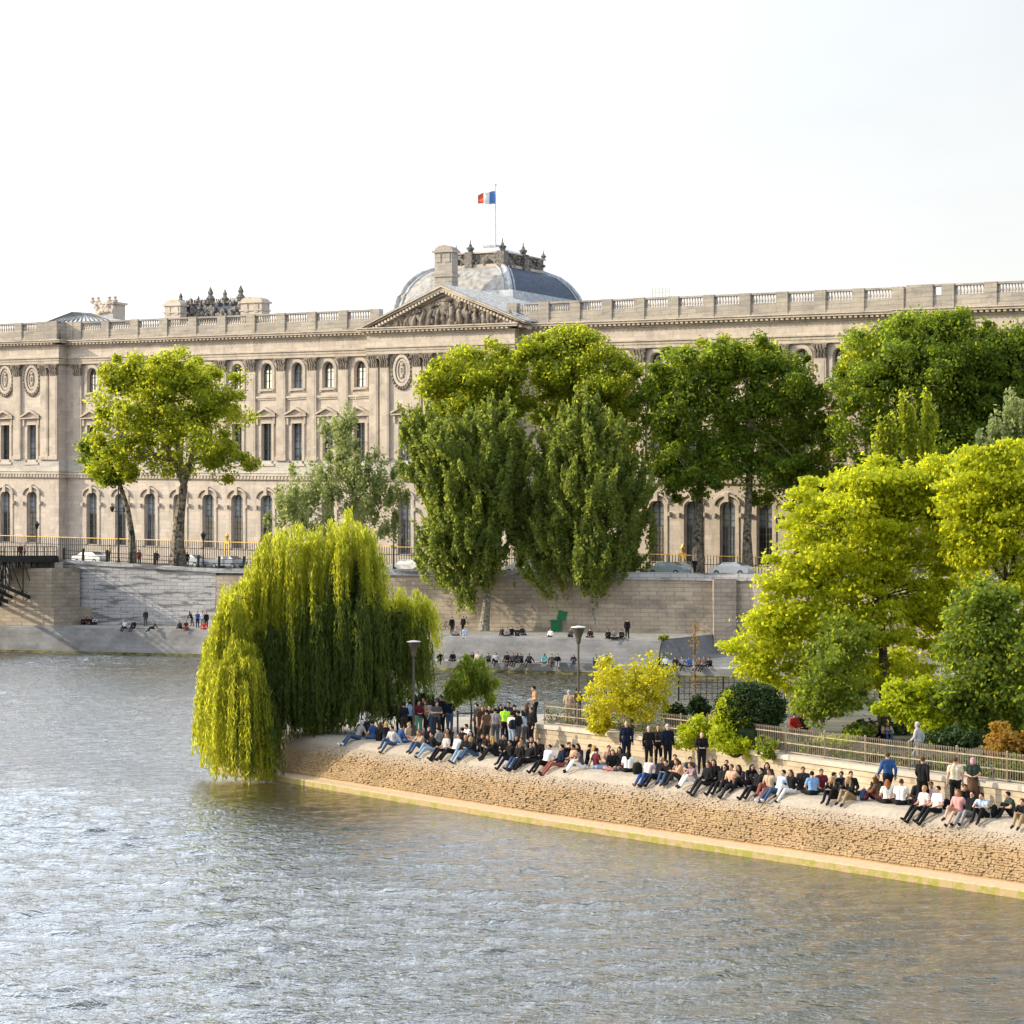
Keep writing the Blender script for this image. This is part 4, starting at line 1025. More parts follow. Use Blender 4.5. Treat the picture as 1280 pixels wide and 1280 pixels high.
for a, c in (((-.5,0,.33),(-.05,0,.33)),((-.05,0,.33),(-.15,0,.85)),((-.5,0,.33),(-.14,0,.75)),((-.14,0,.75),(.36,0,.8)),((-.05,0,.33),(.36,0,.8)),((.36,0,.95),(.5,0,.33))): mb.bar(a, c, .04)
mb.build('frame', M['iron'], o); mb = MB(); mb.box(-.27,-.03,-.06,.06,.85,.9); mb.build('saddle', M['iron'], o)
mb = MB(); mb.bar((.36,-.25,.97), (.36,.25,.97), .03); mb.build('handlebar', M['iron'], o)
# ================= vegetation =================
def leafmat(name, dark, light, trans, tw=.5, rough=.55):
    m, nt, b = mat(name)
    geo = nt.n.new('ShaderNodeNewGeometry'); tc = nt.n.new('ShaderNodeTexCoord')
    r_ = geo.outputs['Random Per Island']; nz = nt.noise(tc.outputs['Object'], .55, 3)
    f = nt.math('ADD', nt.math('MULTIPLY', r_, .55), nt.math('MULTIPLY', nt.math('SUBTRACT', nz, .25), .9), clamp=True)
    c = nt.mix(f, dark, light); nt.l.new(c, b.inputs['Base Color']); b.inputs['Roughness'].default_value = rough; b.inputs['Specular IOR Level'].default_value = .25
    t = nt.n.new('ShaderNodeBsdfTranslucent'); ct = nt.mix(f, tuple(x*.55 for x in trans), trans); nt.l.new(ct, t.inputs['Color'])
    mx = nt.n.new('ShaderNodeMixShader'); mx.inputs[0].default_value = tw
    nt.l.new(b.outputs[0], mx.inputs[1]); nt.l.new(t.outputs[0], mx.inputs[2]); nt.l.new(mx.outputs[0], nt.n['Material Output'].inputs[0])
    return m
LM = {
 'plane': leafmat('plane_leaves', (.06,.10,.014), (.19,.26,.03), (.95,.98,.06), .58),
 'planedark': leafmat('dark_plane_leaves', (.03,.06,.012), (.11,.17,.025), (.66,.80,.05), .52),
 'poplar': leafmat('poplar_leaves', (.04,.065,.02), (.15,.20,.055), (.75,.85,.12), .5),
 'grey': leafmat('silver_leaves', (.13,.17,.07), (.30,.35,.15), (.78,.85,.32), .5),
 'maple': leafmat('maple_leaves', (.17,.24,.012), (.44,.51,.025), (1.0,1.0,.04), .62),
 'mid': leafmat('mid_green_leaves', (.035,.07,.015), (.13,.20,.03), (.70,.80,.06), .5),
 'lime': leafmat('lime_leaves', (.28,.36,.012), (.50,.58,.03), (.85,.90,.03), .55),
 'golden': leafmat('golden_leaves', (.30,.31,.02), (.58,.52,.03), (1.0,.92,.05), .58),
 'orange': leafmat('orange_leaves', (.20,.12,.02), (.36,.22,.03), (.8,.45,.05), .45),
 'bush': leafmat('bush_leaves', (.018,.04,.012), (.05,.09,.02), (.08,.14,.02), .2),
 'willow': leafmat('willow_leaves', (.12,.15,.02), (.35,.37,.045), (.96,.97,.08), .6),
 'willowdark': leafmat('willow_shaded_leaves', (.025,.045,.012), (.08,.125,.025), (.42,.50,.06), .42),  # darker copy of the willow leaves, shade put into the colour
}
def leaves_mesh(name, C, N, S, m, elong=1.5, T=None):
    """C centres, N normals, S sizes; T optional long-axis direction"""
    n = len(C)
    N = N/np.maximum(np.linalg.norm(N, axis=1, keepdims=True), 1e-6)
    if T is None: T = rng.normal(size=(n, 3))
    T = T-(T*N).sum(1, keepdims=True)*N; T /= np.maximum(np.linalg.norm(T, axis=1, keepdims=True), 1e-6)
    B = np.cross(N, T); S = S.reshape(-1, 1)
    a = T*S*.5*elong; b_ = B*S*.5
    V = np.stack([C-a, C+b_*.95-a*.05, C+a, C-b_*.95-a*.05], axis=1).reshape(-1, 3)
    me = bpy.data.meshes.new(name); me.vertices.add(4*n); me.vertices.foreach_set('co', V.astype(np.float32).ravel())
    me.loops.add(4*n); me.loops.foreach_set('vertex_index', np.arange(4*n, dtype=np.int32))
    me.polygons.add(n); me.polygons.foreach_set('loop_start', np.arange(0, 4*n, 4, dtype=np.int32))
    try: me.polygons.foreach_set('loop_total', np.full(n, 4, dtype=np.int32))
    except Exception: pass
    me.materials.append(m); me.update(calc_edges=True); return me
def clumps_in(ells, k, surf=.55):
    out = []; vols = np.array([e[3]*e[4]*e[5] for e in ells])**.7; ks = np.maximum(2, (k*vols/vols.sum()).astype(int))
    for e, kk in zip(ells, ks):
        d = rng.normal(size=(kk, 3)); d /= np.linalg.norm(d, axis=1, keepdims=True)
        rr = np.where(rng.random(kk) < surf, rng.uniform(.78, 1.0, kk), rng.uniform(.15, .8, kk))
        out.append(np.array(e[:3])+d*rr[:, None]*np.array(e[3:6]))
    return np.concatenate(out)
def foliage(ells, nleaf, size, m, k=None, cr=1.1, cstretch=(1, 1, .8), surf=.6, elong=1.4, upright=0, lname='crown', jag=.35, fan=0):
    k = k or 120
    cc = clumps_in(ells, k, surf); k = len(cc)
    crs = cr*rng.uniform(.35, 1.45, k)
    idx = rng.integers(0, k, nleaf)
    d = rng.normal(size=(nleaf, 3)); d /= np.linalg.norm(d, axis=1, keepdims=True)
    rr = rng.random(nleaf)**.45*(1+jag*rng.normal(size=nleaf)*.5)
    off_ = d*rr[:, None]*crs[idx][:, None]*np.array(cstretch)
    loose = rng.random(nleaf) < (.16 if not (fan or upright) else .05)   # single leaves between the clumps
    if loose.any():
        ev = np.array([e[:6] for e in ells]); ei_ = rng.choice(len(ev), nleaf, p=(ev[:, 3]*ev[:, 4]*ev[:, 5])/(ev[:, 3]*ev[:, 4]*ev[:, 5]).sum())
        pl_ = ev[ei_, :3]+d*(rng.random(nleaf)**.33*1.1)[:, None]*ev[ei_, 3:6]
        off_ = np.where(loose[:, None], pl_-cc[idx], off_)
    if fan:   # spindles sweeping up and out from the trunk
        o0 = np.array([0, 0, cc[:, 2].min()-8.0]); dr = cc-o0; dr /= np.linalg.norm(dr, axis=1, keepdims=True); dr += rng.normal(size=dr.shape)*.2; dr /= np.linalg.norm(dr, axis=1, keepdims=True)
        t_ = rng.normal(size=nleaf)*.55; ln = fan*rng.uniform(.5, 1.1, k)
        off_ = dr[idx]*(t_*ln[idx])[:, None]+d*(rng.random(nleaf)**.6*cr*np.clip(1.0-.45*t_, .2, 1.3))[:, None]*.8
    C = cc[idx]+off_
    N = d*.8+rng.normal(size=(nleaf, 3))*.75+np.array([0, 0, .35])
    T = None
    if upright: T = np.array([0, 0, 1.0])*upright+rng.normal(size=(nleaf, 3))*.4; N = d+rng.normal(size=(nleaf, 3))*.5
    if fan: T = dr[idx]+rng.normal(size=(nleaf, 3))*.5; N = d+rng.normal(size=(nleaf, 3))*.5
    S = size*rng.uniform(.6, 1.35, nleaf)
    return leaves_mesh(lname, C, N, S, m, elong, T), cc
def branch(mb, a, b_, r0, r1, seg=5, sag=.12, n_=6):
    a = Vector(a); b_ = Vector(b_); L = (b_-a).length; pts = []
    for i in range(seg+1):
        t = i/seg; p = a.lerp(b_, t); bow = math.sin(t*math.pi)*L*sag
        p += Vector((random.uniform(-.03,.03)*L, random.uniform(-.03,.03)*L, bow)); pts.append(p)
    pts[0] = a
    mb.tube(pts, [r0+(r1-r0)*i/seg for i in range(seg+1)], n_, True)
def tree(name, label, cat, base, trunk, r0, ells, nleaf, size, lm, bark='bark', k=140, cr=1.1, nb=26, group=None, rag=0, **kw):
    if rag:   # ragged outline: small lobes pushed out of the main masses
        ex_ = []
        for e in ells:
            for q in range(rag):
                d_ = rng.normal(size=3); d_ /= np.linalg.norm(d_); r_ = rng.uniform(.16, .34)*min(e[3], e[5]); t_ = rng.uniform(.92, 1.18)
                ex_.append((e[0]+d_[0]*e[3]*t_, e[1]+d_[1]*e[4]*t_, e[2]+d_[2]*e[5]*t_, r_*1.3, r_, r_))
        ells = [(e[0], e[1], e[2], e[3]*.93, e[4]*.93, e[5]*.93) for e in ells]+ex_
    """trunk = points relative to base (last = where limbs spread)"""
    o = empty(name, base); tag(o, label, cat, group)
    me, cc = foliage(ells, nleaf, size, LM[lm], k, cr, **kw); link('crown', me, o)
    mb = MB(); tp = [Vector(p) for p in trunk]; rs = [r0*(1.35 if i == 0 else 1-.45*i/(len(tp)-1)) for i in range(len(tp))]
    mb.tube(tp, rs, 10)
    ex = [tp[-1]]
    for e in ells[:3]:
        c = Vector(e[:3]); branch(mb, tp[-1], c+Vector((0,0,e[5]*.3)), rs[-1]*.8, rs[-1]*.2, 6, .05, 7)
        for q in range(4): ex.append(tp[-1].lerp(c, .3+.2*q))
    for j in rng.choice(len(cc), min(nb, len(cc)), replace=False):
        c = Vector(cc[j]); s_ = min(ex, key=lambda e_: (e_-c).length+max(0, e_.z-c.z)*2); branch(mb, s_, c, rs[-1]*.34, rs[-1]*.08, 5, .08, 5)
    mb.build('trunk', M[bark], o); return o
def PE(x, y, rx, ry, D, base, dy=0, dep=None):
    """ellipsoid from photo px centre & radii at depth D, relative to base"""
    s = D/F; return (PX(x, D)-base[0], D+dy-base[1], PZ(y, D)-base[2], rx*s, (dep if dep else (rx*.85)*s), ry*s)
# -- trees on the upper street --
def tb(x, D, z): return (PX(x, D), D, z)
b0 = tb(222, 246, 8.9)
tree('plane_tree', 'broad rounded plane tree with thick trunk at left, lit yellow on its left side', 'tree', b0,
     [(0,0,0), (.0,0,3.5), (.3,0,6.5), (.7,0,9.2)], .78, [PE(215,530,88,72,246,b0), PE(170,505,52,55,246,b0,-1), PE(262,505,48,50,246,b0,1), PE(205,470,58,34,246,b0), PE(150,570,34,30,246,b0,-2), PE(280,570,30,36,246,b0), PE(225,480,45,42,246,b0,-2)],
     52000, .27, 'plane', k=230, cr=1.0, rag=5, nb=40, group='plane trees along the upper street')
b1 = tb(165, 249, 9.1)
tree('plane_tree', 'slim leaning plane tree with small dark crown left of the broad one', 'tree', b1,
     [(0,0,0), (.0,0,3.5), (-.5,0,6.5), (-1.4,0,9.3)], .42, [PE(128,575,26,28,249,b1), PE(140,590,24,18,249,b1), PE(115,560,12,15,249,b1)], 9500, .27, 'planedark', k=60, cr=.9, nb=14, group='plane trees along the upper street')
b2 = tb(452, 233, 2.8)
tree('silver_tree', 'pale grey green tree with loose upright crown behind the willow', 'tree', b2,
     [(0,0,0), (.2,0,4), (.0,0,7)], .22, [PE(428,580,38,55,233,b2), PE(385,622,42,42,233,b2,-1), PE(475,630,30,48,233,b2,1), PE(430,540,24,22,233,b2), PE(450,600,40,50,233,b2), PE(355,645,20,20,233,b2)], 20000, .25, 'grey', 'barkpale', k=150, cr=.9, rag=4, nb=30, cstretch=(.75,.75,1.5), upright=1)
plist = [
 (590, 236, [(590,478,52,46),(555,480,30,34),(630,485,38,44),(595,525,58,50)], 'plane', 24000, 'plane tree crown showing bright yellow above the left poplar', (0,)),
 (722, 236, [(722,462,62,52),(695,445,38,34),(755,480,42,40),(715,435,30,26),(708,520,46,50),(765,525,34,40)], 'plane', 30000, 'tall plane tree crown rising bright above the right poplar', (0,)),
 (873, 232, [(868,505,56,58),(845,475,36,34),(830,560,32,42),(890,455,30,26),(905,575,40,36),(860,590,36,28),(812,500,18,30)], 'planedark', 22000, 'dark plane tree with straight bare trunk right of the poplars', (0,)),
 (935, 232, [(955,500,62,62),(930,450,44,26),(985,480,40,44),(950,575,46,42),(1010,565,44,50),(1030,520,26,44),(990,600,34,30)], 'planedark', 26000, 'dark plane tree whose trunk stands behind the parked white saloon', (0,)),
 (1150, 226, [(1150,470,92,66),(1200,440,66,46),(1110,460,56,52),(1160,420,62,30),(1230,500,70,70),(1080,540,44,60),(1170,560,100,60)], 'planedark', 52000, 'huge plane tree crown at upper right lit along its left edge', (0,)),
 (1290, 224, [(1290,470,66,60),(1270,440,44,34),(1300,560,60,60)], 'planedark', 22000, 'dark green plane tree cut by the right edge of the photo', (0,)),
]
for x, D, es, lm, nl, lab, _ in plist:
    b_ = tb(x, D, 8.05); H = PZ(es[0][1]+30, D)-8.05
    tree('plane_tree', lab, 'tree', b_, [(0,0,0), (-.1,0,H*.3), (.15,0,H*.6), (0,0,H)], .5, [PE(e[0],e[1],e[2],e[3],D,b_,random.uniform(-1.5,1.5)) for e in es], int(nl*1.9), .27, lm, k=int(nl/130), cr=1.05, rag=5, nb=30, group='plane trees along the upper street')
# added paler-leaved crowns that paint the sunlit tops of the right-hand crowns in colour
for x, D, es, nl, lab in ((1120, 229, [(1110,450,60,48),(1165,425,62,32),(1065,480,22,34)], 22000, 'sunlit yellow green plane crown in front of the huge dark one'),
                      (905, 234, [(905,448,62,24),(850,470,34,28),(950,452,46,22)], 11000, 'paler yellow green leaf layer painting the sunlit top between two dark crowns')):
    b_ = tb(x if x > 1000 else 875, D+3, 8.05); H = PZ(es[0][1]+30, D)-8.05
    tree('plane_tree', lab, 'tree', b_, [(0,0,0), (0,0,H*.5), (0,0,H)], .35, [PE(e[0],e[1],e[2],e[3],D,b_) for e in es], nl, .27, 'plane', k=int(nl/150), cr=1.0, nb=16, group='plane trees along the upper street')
# -- poplars on the far quay --
for x, D, es, lab, tr in (
  (605, 227, [(590,610,68,85),(545,570,38,66),(625,580,46,66),(575,680,66,55),(650,650,26,62),(520,535,20,26)], 'left of two tall dark poplars with upswept branches on the far quay', [(0,0,0),(.25,0,3),(.1,0,6),(.4,0,10)]),
  (748, 225, [(735,620,76,95),(706,590,40,76),(775,590,34,80),(740,700,74,42),(790,670,28,44),(690,680,44,46),(745,530,42,36)], 'right of two tall dark poplars with upswept branches on the far quay', [(0,0,0),(-.5,0,3),(-.4,0,6),(-.3,0,10)])):
    b_ = tb(x, D, 2.8)
    tree('poplar_tree', lab, 'tree', b_, tr, .42, [PE(e[0],e[1],e[2],e[3],D,b_,random.uniform(-1,1)) for e in es], 84000, .26, 'poplar', 'barkpale', k=560, cr=.62, nb=80, fan=1.7, surf=.5, jag=.5, rag=3, elong=1.7, group='tall poplars on the far quay')
for x, D, es, lm, nl, lab in (
  (1140, 150, [(1112,545,8,45),(1132,535,9,48),(1160,540,10,50),(1100,570,9,35),(1148,570,14,40)], 'plane', 9000, 'group of thin pale poplar spires before the huge dark crown'),
  (1262, 150, [(1265,545,28,50),(1240,570,24,40),(1285,540,24,46)], 'grey', 9000, 'grey leaved tree at the right edge behind the yellow green crowns')):
    b_ = tb(x, D, 2.8)
    tree('poplar_tree', lab, 'tree', b_, [(0,0,0),(0,0,8),(0,0,12)], .2, [PE(e[0],e[1],e[2],e[3],D,b_) for e in es], nl, .2, lm, 'barkpale', k=120, cr=.5, nb=24, cstretch=(.5,.5,2.2), upright=1.2, surf=.5)
# -- garden trees --
b_ = tb(1105, 101, 3.0)
tree('maple_tree', 'big glowing yellow green tree with dark trunk in the garden', 'tree', b_, [(0,0,0),(.05,0,2.2),(-.1,0,4.2),(-.15,0,6.0)], .27,
     [PE(x,y,rx,ry,101,b_,dy) for x,y,rx,ry,dy in ((1060,690,85,70,0),(1120,650,80,65,1),(1000,720,58,56,-.6),(1010,640,42,40,.5),(1060,770,78,50,-.5),(975,800,58,46,-.8),(1100,610,62,34,0),(1160,720,62,70,1),(945,775,24,18,-1),(1060,840,66,28,.5),(1185,630,44,50,1.5),(1205,700,44,60,1.5),(1190,790,46,50,2),(940,830,34,26,-.5),(1130,840,50,34,1.5),(1090,600,50,28,0),(1165,600,44,34,1),(1215,640,44,56,2),(1010,850,50,30,0),(1215,760,50,50,3),(1188,600,40,40,1))],
     100000, .165, 'maple', 'barkdark', k=560, cr=.6, nb=60, rag=3, cstretch=(1.25,1.1,.5), surf=.62, elong=1.2)
b_ = tb(1265, 97, 3.0)
tree('maple_tree', 'yellow green tree filling the right edge above the darker one', 'tree', b_, [(0,0,0),(0,0,3),(-.2,0,6.5)], .25,
     [PE(x,y,rx,ry,97,b_,dy) for x,y,rx,ry,dy in ((1260,640,58,66,0),(1220,690,40,46,0),(1290,600,46,50,0),(1245,590,34,32,-.5),(1290,720,46,50,0),(1215,600,40,46,0),(1205,660,34,50,.5))],
     32000, .165, 'maple', 'barkdark', k=200, cr=.6, nb=30, rag=3, cstretch=(1.25,1.1,.5), surf=.62, elong=1.2)
b_ = tb(1232, 88, 3.0)
tree('linden_tree', 'darker green dense tree with thin trunk at right behind the fence', 'tree', b_, [(0,0,0),(0,0,1.6),(0,0,3.6)], .11,
     [PE(x,y,rx,ry,88,b_,dy) for x,y,rx,ry,dy in ((1235,830,66,78,0),(1225,775,44,40,0),(1262,880,50,50,0),(1205,880,32,44,0),(1270,790,40,50,0),(1235,745,22,20,0))],
     30000, .15, 'mid', 'barkdark', k=230, cr=.5, nb=30, rag=3, surf=.65, elong=1.25)
b_ = tb(1028, 106, 3.0)
tree('linden_tree', 'smaller mid green tree in shade below the big yellow green crown', 'tree', b_, [(0,0,0),(0,0,1.6),(0,0,3.0)], .09,
     [PE(x,y,rx,ry,99,b_,-3) for x,y,rx,ry in ((1030,835,48,52),(1050,800,34,34),(1020,870,40,22))], 9000, .14, 'mid', 'barkdark', k=90, cr=.5, nb=16, rag=3)
b_ = tb(588, 110, 2.1)
tree('young_willow', 'small feathery young tree staked in the middle of the tip', 'tree', b_, [(0,0,0),(.05,0,1.2),(0,0,2.2)], .045,
     [PE(588,850,29,24,110,b_), PE(575,870,17,14,110,b_), PE(604,866,14,18,110,b_), PE(590,835,17,12,110,b_)], 5600, .075, 'mid', 'barkdark', k=85, cr=.36, nb=26, cstretch=(.9,.9,1.2), upright=-1.0, elong=4.5, rag=3)
b_ = tb(868, 103, 3.0)
tree('sapling', 'nearly bare reddish sapling standing alone right of the golden bush', 'tree', b_, [(0,0,0),(0.02,0,2),(0,0,4.0),(.02,0,4.7)], .045,
     [PE(868,800,7,28,103,b_), PE(869,850,5,14,103,b_)], 330, .055, 'orange', 'bark', k=40, cr=.12, nb=30)
def shrub(name, label, x, y, rx, ry, D, lm, nl, size=.12, cat='shrub', extra=(), k=90, cr=.35, bark='barkdark', zb=3.0, group=None, surf=.7, stem=.04):
    b_ = (PX(x, D), D, zb); H = max(.3, PZ(y, D)-zb)
    return tree(name, label, cat, b_, [(0,0,0),(0,0,H*.5),(0,0,H*.8)], stem, [PE(x,y,rx,ry,D,b_)]+[PE(*e,D,b_) for e in extra], nl, size, LMKEY(lm), bark, k=k, cr=cr, nb=10, surf=surf, group=group, rag=0 if 'round' in name else 5)
def LMKEY(s): return s
shrub('golden_bush', 'golden yellow bush spilling over the fence beside the lamp', 790, 860, 52, 34, 98.5, 'golden', 9500, .10, extra=((755,872,26,24),(820,850,28,26),(790,885,42,20),(800,838,10,16),(760,838,8,12)), k=150, cr=.38, stem=.07)
shrub('round_bush', 'large dark clipped round bush behind the fence', 938, 886, 44, 32, 92.5, 'bush', 26000, .075, k=700, cr=.13, surf=.97)
shrub('lime_bush', 'lime green leafy growth hugging the left of the round bush', 912, 893, 19, 30, 92.0, 'lime', 4500, .11, extra=((905,905,12,14),), k=80, cr=.25)
shrub('lime_bush', 'glowing lime bush under the dark tree near the right', 1140, 880, 34, 27, 88.5, 'lime', 9500, .12, extra=((1165,905,30,18),(1118,868,16,16),(1150,858,18,12)), k=130, cr=.3, zb=3.0)
shrub('orange_bush', 'orange and green bush at the right edge behind the fence', 1262, 935, 28, 26, 80.5, 'orange', 5200, .11, extra=((1285,945,26,26),(1250,925,14,14)), k=90, cr=.28)
shrub('green_bush', 'green shrub with yellow stems below the orange bush', 1268, 960, 22, 14, 79.5, 'mid', 2500, .10, k=50, cr=.22)
shrub('small_bush', 'small dark clipped shrub at the foot of the sapling', 873, 885, 12, 13, 100, 'bush', 2600, .09, k=50, cr=.2)
shrub('small_bush', 'dark shrub just right of the golden bush', 845, 893, 14, 13, 99, 'bush', 2600, .09, k=50, cr=.2)
shrub('climbing_plant', 'leafy plant climbing through the fence left of the round bush', 872, 912, 18, 18, 94.0, 'lime', 2600, .10, k=60, cr=.2, extra=((860,925,16,10),))
shrub('climbing_plant', 'leafy plant spilling over the coping below the lime growth', 912, 930, 20, 14, 91.4, 'lime', 3000, .10, k=60, cr=.2, extra=((930,935,14,8),(900,918,14,10)))
shrub('climbing_plant', 'thin vine on the fence right of the round bush', 958, 935, 14, 12, 89.6, 'mid', 1200, .09, k=30, cr=.2)
shrub('climbing_plant', 'hanging shoots under the golden bush on the fence', 748, 905, 14, 16, 99.6, 'golden', 1500, .10, k=40, cr=.2)
shrub('low_shrub', 'low yellow green shrub behind the fence right of the seated red top', 1043, 925, 28, 6, 90, 'lime', 2500, .09, k=50, cr=.18)
shrub('low_shrub', 'low shrub at the foot of the big garden trunk', 1075, 915, 22, 8, 95, 'mid', 2500, .10, k=50, cr=.2)
shrub('dark_shrub', 'dark shrub in the shade behind the willow crowd', 530, 882, 22, 16, 114, 'bush', 2600, .12, k=60, cr=.28, zb=2.1)
shrub('dark_shrub', 'dark shrub under the dense right tree', 1195, 925, 34, 12, 86, 'bush', 3600, .10, k=60, cr=.25)
shrub('dark_shrub', 'long dark shrub mass under the big tree crown', 1110, 915, 50, 12, 100, 'bush', 4600, .12, k=90, cr=.3)
shrub('hedge', 'dark hedge along the far side of the garden at right', 1240, 915, 90, 26, 96, 'bush', 12000, .13, k=150, cr=.4)
shrub('wall_weed', 'small weed at the foot of the far quay wall', 829, 797, 4, 3, 206, 'mid', 250, .15, k=10, cr=.2, zb=2.75)
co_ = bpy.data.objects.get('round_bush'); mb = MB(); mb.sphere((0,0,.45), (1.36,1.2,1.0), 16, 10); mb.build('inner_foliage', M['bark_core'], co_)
# tree guard
o = empty('tree_guard', (*tb(588, 109, 2.1),)); tag(o, 'dark wooden stakes and crossbar around the feathery young tree', 'tree guard')
for k in (-.62, .05, .5):
    mb = MB(); mb.bar((k,0,0), (k,0,1.25 if k < 0 else 1.35), .09); mb.build('stake', M['barkdark'], o)
mb = MB(); mb.bar((-.66,-.06,1.12), (.54,-.06,1.12), .07); mb.build('crossbar', M['barkdark'], o)
# low planting behind the garden fence
n_ = 15000; FB = offw(-.4); ii = rng.random(n_)**.9*(len(FB)-9); Cg = np.zeros((n_, 3))
fx = np.array([[p.x, p.y] for p in FB]); i0 = ii.astype(int); fr = (ii-i0)[:, None]; base_ = fx[i0]*(1-fr)+fx[i0+1]*fr
dd_ = rng.random(n_)**1.2*2.6+.15; hh_ = (.25+.4*np.sin(ii*2.1)*np.sin(ii*.9+1)+.25*np.sin(ii*5.3)).clip(.08, .75)
Cg[:, 0] = base_[:, 0]+dd_*.785; Cg[:, 1] = base_[:, 1]+dd_*.62; Cg[:, 2] = 3.02+rng.random(n_)*hh_
keep = np.sin(ii*3.3+dd_*1.5) > -.35; Cg = Cg[keep]
me = leaves_mesh('ground_cover', Cg, rng.normal(size=Cg.shape)+np.array([0,0,.6]), .10*rng.uniform(.6,1.3,len(Cg)), LM['mid'], 1.4)
me.materials.clear(); me.materials.append(LM['bush']); me.materials.append(LM['mid']); me.polygons.foreach_set('material_index', (rng.random(len(Cg)) < .3).astype(np.int32))
tag(link('ground_cover', me), 'low dark ivy and plants growing behind the garden fence', 'ground cover', kind='stuff')
# -- weeping willow at the tip --
wb = (PX(392, 112), 112.0, 2.0)
wo = empty('weeping_willow', wb); tag(wo, 'large weeping willow hanging over the water at the tip of the island', 'tree')
LOBES = [ # x, ytop, rx px, ybottom, D, tufts, drop, shaded (darker leaves)
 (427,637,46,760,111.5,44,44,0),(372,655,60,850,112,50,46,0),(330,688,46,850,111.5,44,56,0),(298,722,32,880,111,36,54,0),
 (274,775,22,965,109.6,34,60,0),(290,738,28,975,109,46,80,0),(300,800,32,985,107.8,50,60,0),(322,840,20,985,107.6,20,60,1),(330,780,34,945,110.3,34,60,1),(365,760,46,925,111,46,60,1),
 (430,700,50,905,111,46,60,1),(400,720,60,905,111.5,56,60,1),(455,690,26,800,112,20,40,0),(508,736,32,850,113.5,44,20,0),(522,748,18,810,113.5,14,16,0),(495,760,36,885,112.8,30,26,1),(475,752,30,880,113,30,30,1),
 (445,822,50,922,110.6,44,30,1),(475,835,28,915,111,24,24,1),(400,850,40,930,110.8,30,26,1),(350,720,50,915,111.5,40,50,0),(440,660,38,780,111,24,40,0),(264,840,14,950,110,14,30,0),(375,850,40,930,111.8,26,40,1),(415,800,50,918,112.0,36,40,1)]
def willow(lobes, lm, nm):
    Cs, Ts = [], []
    anchors = []
    for x, yt, rx, yb, D, nt_, drop, dk in lobes:
        s = D/F; R_ = rx*s
        for t_ in range(nt_):
            a = rng.random()*2*math.pi; rr = math.sqrt(rng.random())
            ax, ay = R_*rr*math.cos(a), R_*rr*math.sin(a)*.8
            zt = PZ(yt, D)-drop*s*rr**2.2-rng.random()**2*1.3; zb_ = PZ(yb, D)+rng.uniform(-.1, 1.9)*(.6 if rng.random() < .6 else 1.6)
            anchors.append((PX(x, D)+ax-wb[0], D+ay-wb[1], zt-wb[2], (ax, ay)))
            for q in range(rng.integers(9, 15)):
                ox, oy = rng.normal(size=2)*.12; zz = zt-rng.random()*.35; zb2 = zb_+rng.random()*1.4
                L = max(.8, zz-zb2); nl = int(L/.105); tt = np.arange(nl)*.105+rng.random()*.1
                dirx, diry = ax/max(R_, .1)*.5+rng.normal()*.12, ay/max(R_, .1)*.5+rng.normal()*.12
                out = 1-np.exp(-tt/1.1)
                px = PX(x, D)+ax+ox+dirx*out+.05*np.sin(tt*1.3+q)+.12*(tt/6)**2; py = D+ay+oy+diry*out; pz = zz+.28*np.exp(-((tt-.3)/.5)**2)-tt
                P3 = np.stack([px-wb[0], py-wb[1], pz-wb[2]], 1)+rng.normal(size=(nl, 3))*.03
                Cs.append(P3); Ts.append(np.tile([0, 0, -1.0], (nl, 1))+rng.normal(size=(nl, 3))*.35)
    C = np.concatenate(Cs); T = np.concatenate(Ts); k = len(C)
    ok = C[:, 2] > -1.93; C, T = C[ok], T[ok]; k = len(C)
    N = rng.normal(size=(k, 3)); N[:, 2] *= .3
    me = leaves_mesh(nm, C, N, .062*rng.uniform(.7, 1.4, k), LM[lm], 4.2, T); link(nm, me, wo)
    return anchors
an = willow([l for l in LOBES if not l[7]], 'willow', 'hanging_foliage'); an += willow([l for l in LOBES if l[7]], 'willowdark', 'inner_foliage')  # shaded lobes take the leaf copy with painted shade
mb = MB(); cpt = Vector((-.2, 0, 4.2)); mb.tube([(0,0,-.4),(.05,0,1.2),(-.1,0,2.8),cpt], [.62,.48,.42,.36], 10)
big = [Vector((-3.2,-.3,6.2)), Vector((-1.2,0,8.2)), Vector((.9,0,8.0)), Vector((3.2,.5,5.6)), Vector((-4.3,-.8,4.4))]
for g_ in big: branch(mb, cpt, g_, .26, .09, 6, .08, 7)
nodes = [cpt]+[cpt.lerp(g_, t_) for g_ in big for t_ in (.4,.7,1)]
for j in rng.choice(len(an), 110, replace=False):
    c = Vector(an[j][:3]); s_ = min(nodes, key=lambda e_: (e_-c).length); branch(mb, s_, c, .06, .015, 4, .12, 4)
mb.build('trunk', M['bark'], wo)
# ================= people =================
V = Vector
def rig(pel=(0,0,.93), lean=0, side=0, arms=None, legs=None, headf=0, look=0):
    u = V((math.sin(side), math.sin(lean), math.cos(lean)*math.cos(side))).normalized(); p = V(pel)
    J = dict(pel=p, waist=p+u*.2, chest=p+u*.38, nb=p+u*.52, u=u)
    hu = (u+V((0, headf, .35))).normalized(); J['head'] = J['nb']+hu*.165; J['hu'] = hu; J['look'] = look
    for s, k in ((1, 'R'), (-1, 'L')):
        J['sho'+k] = p+u*.475+V((s*.175, 0, 0)); J['hip'+k] = p+V((s*.09, 0, -.02))
        e, w_ = arms[0 if s > 0 else 1]; J['elb'+k] = V(e); J['wri'+k] = V(w_)
        kn, an_, to = legs[0 if s > 0 else 1]; J['kne'+k] = V(kn); J['ank'+k] = V(an_); J['toe'+k] = V(to)
    return J
def mir(t): return tuple((-p[0], p[1], p[2]) for p in t)
def sym(t): return [t, mir(t)]
SL = -.30
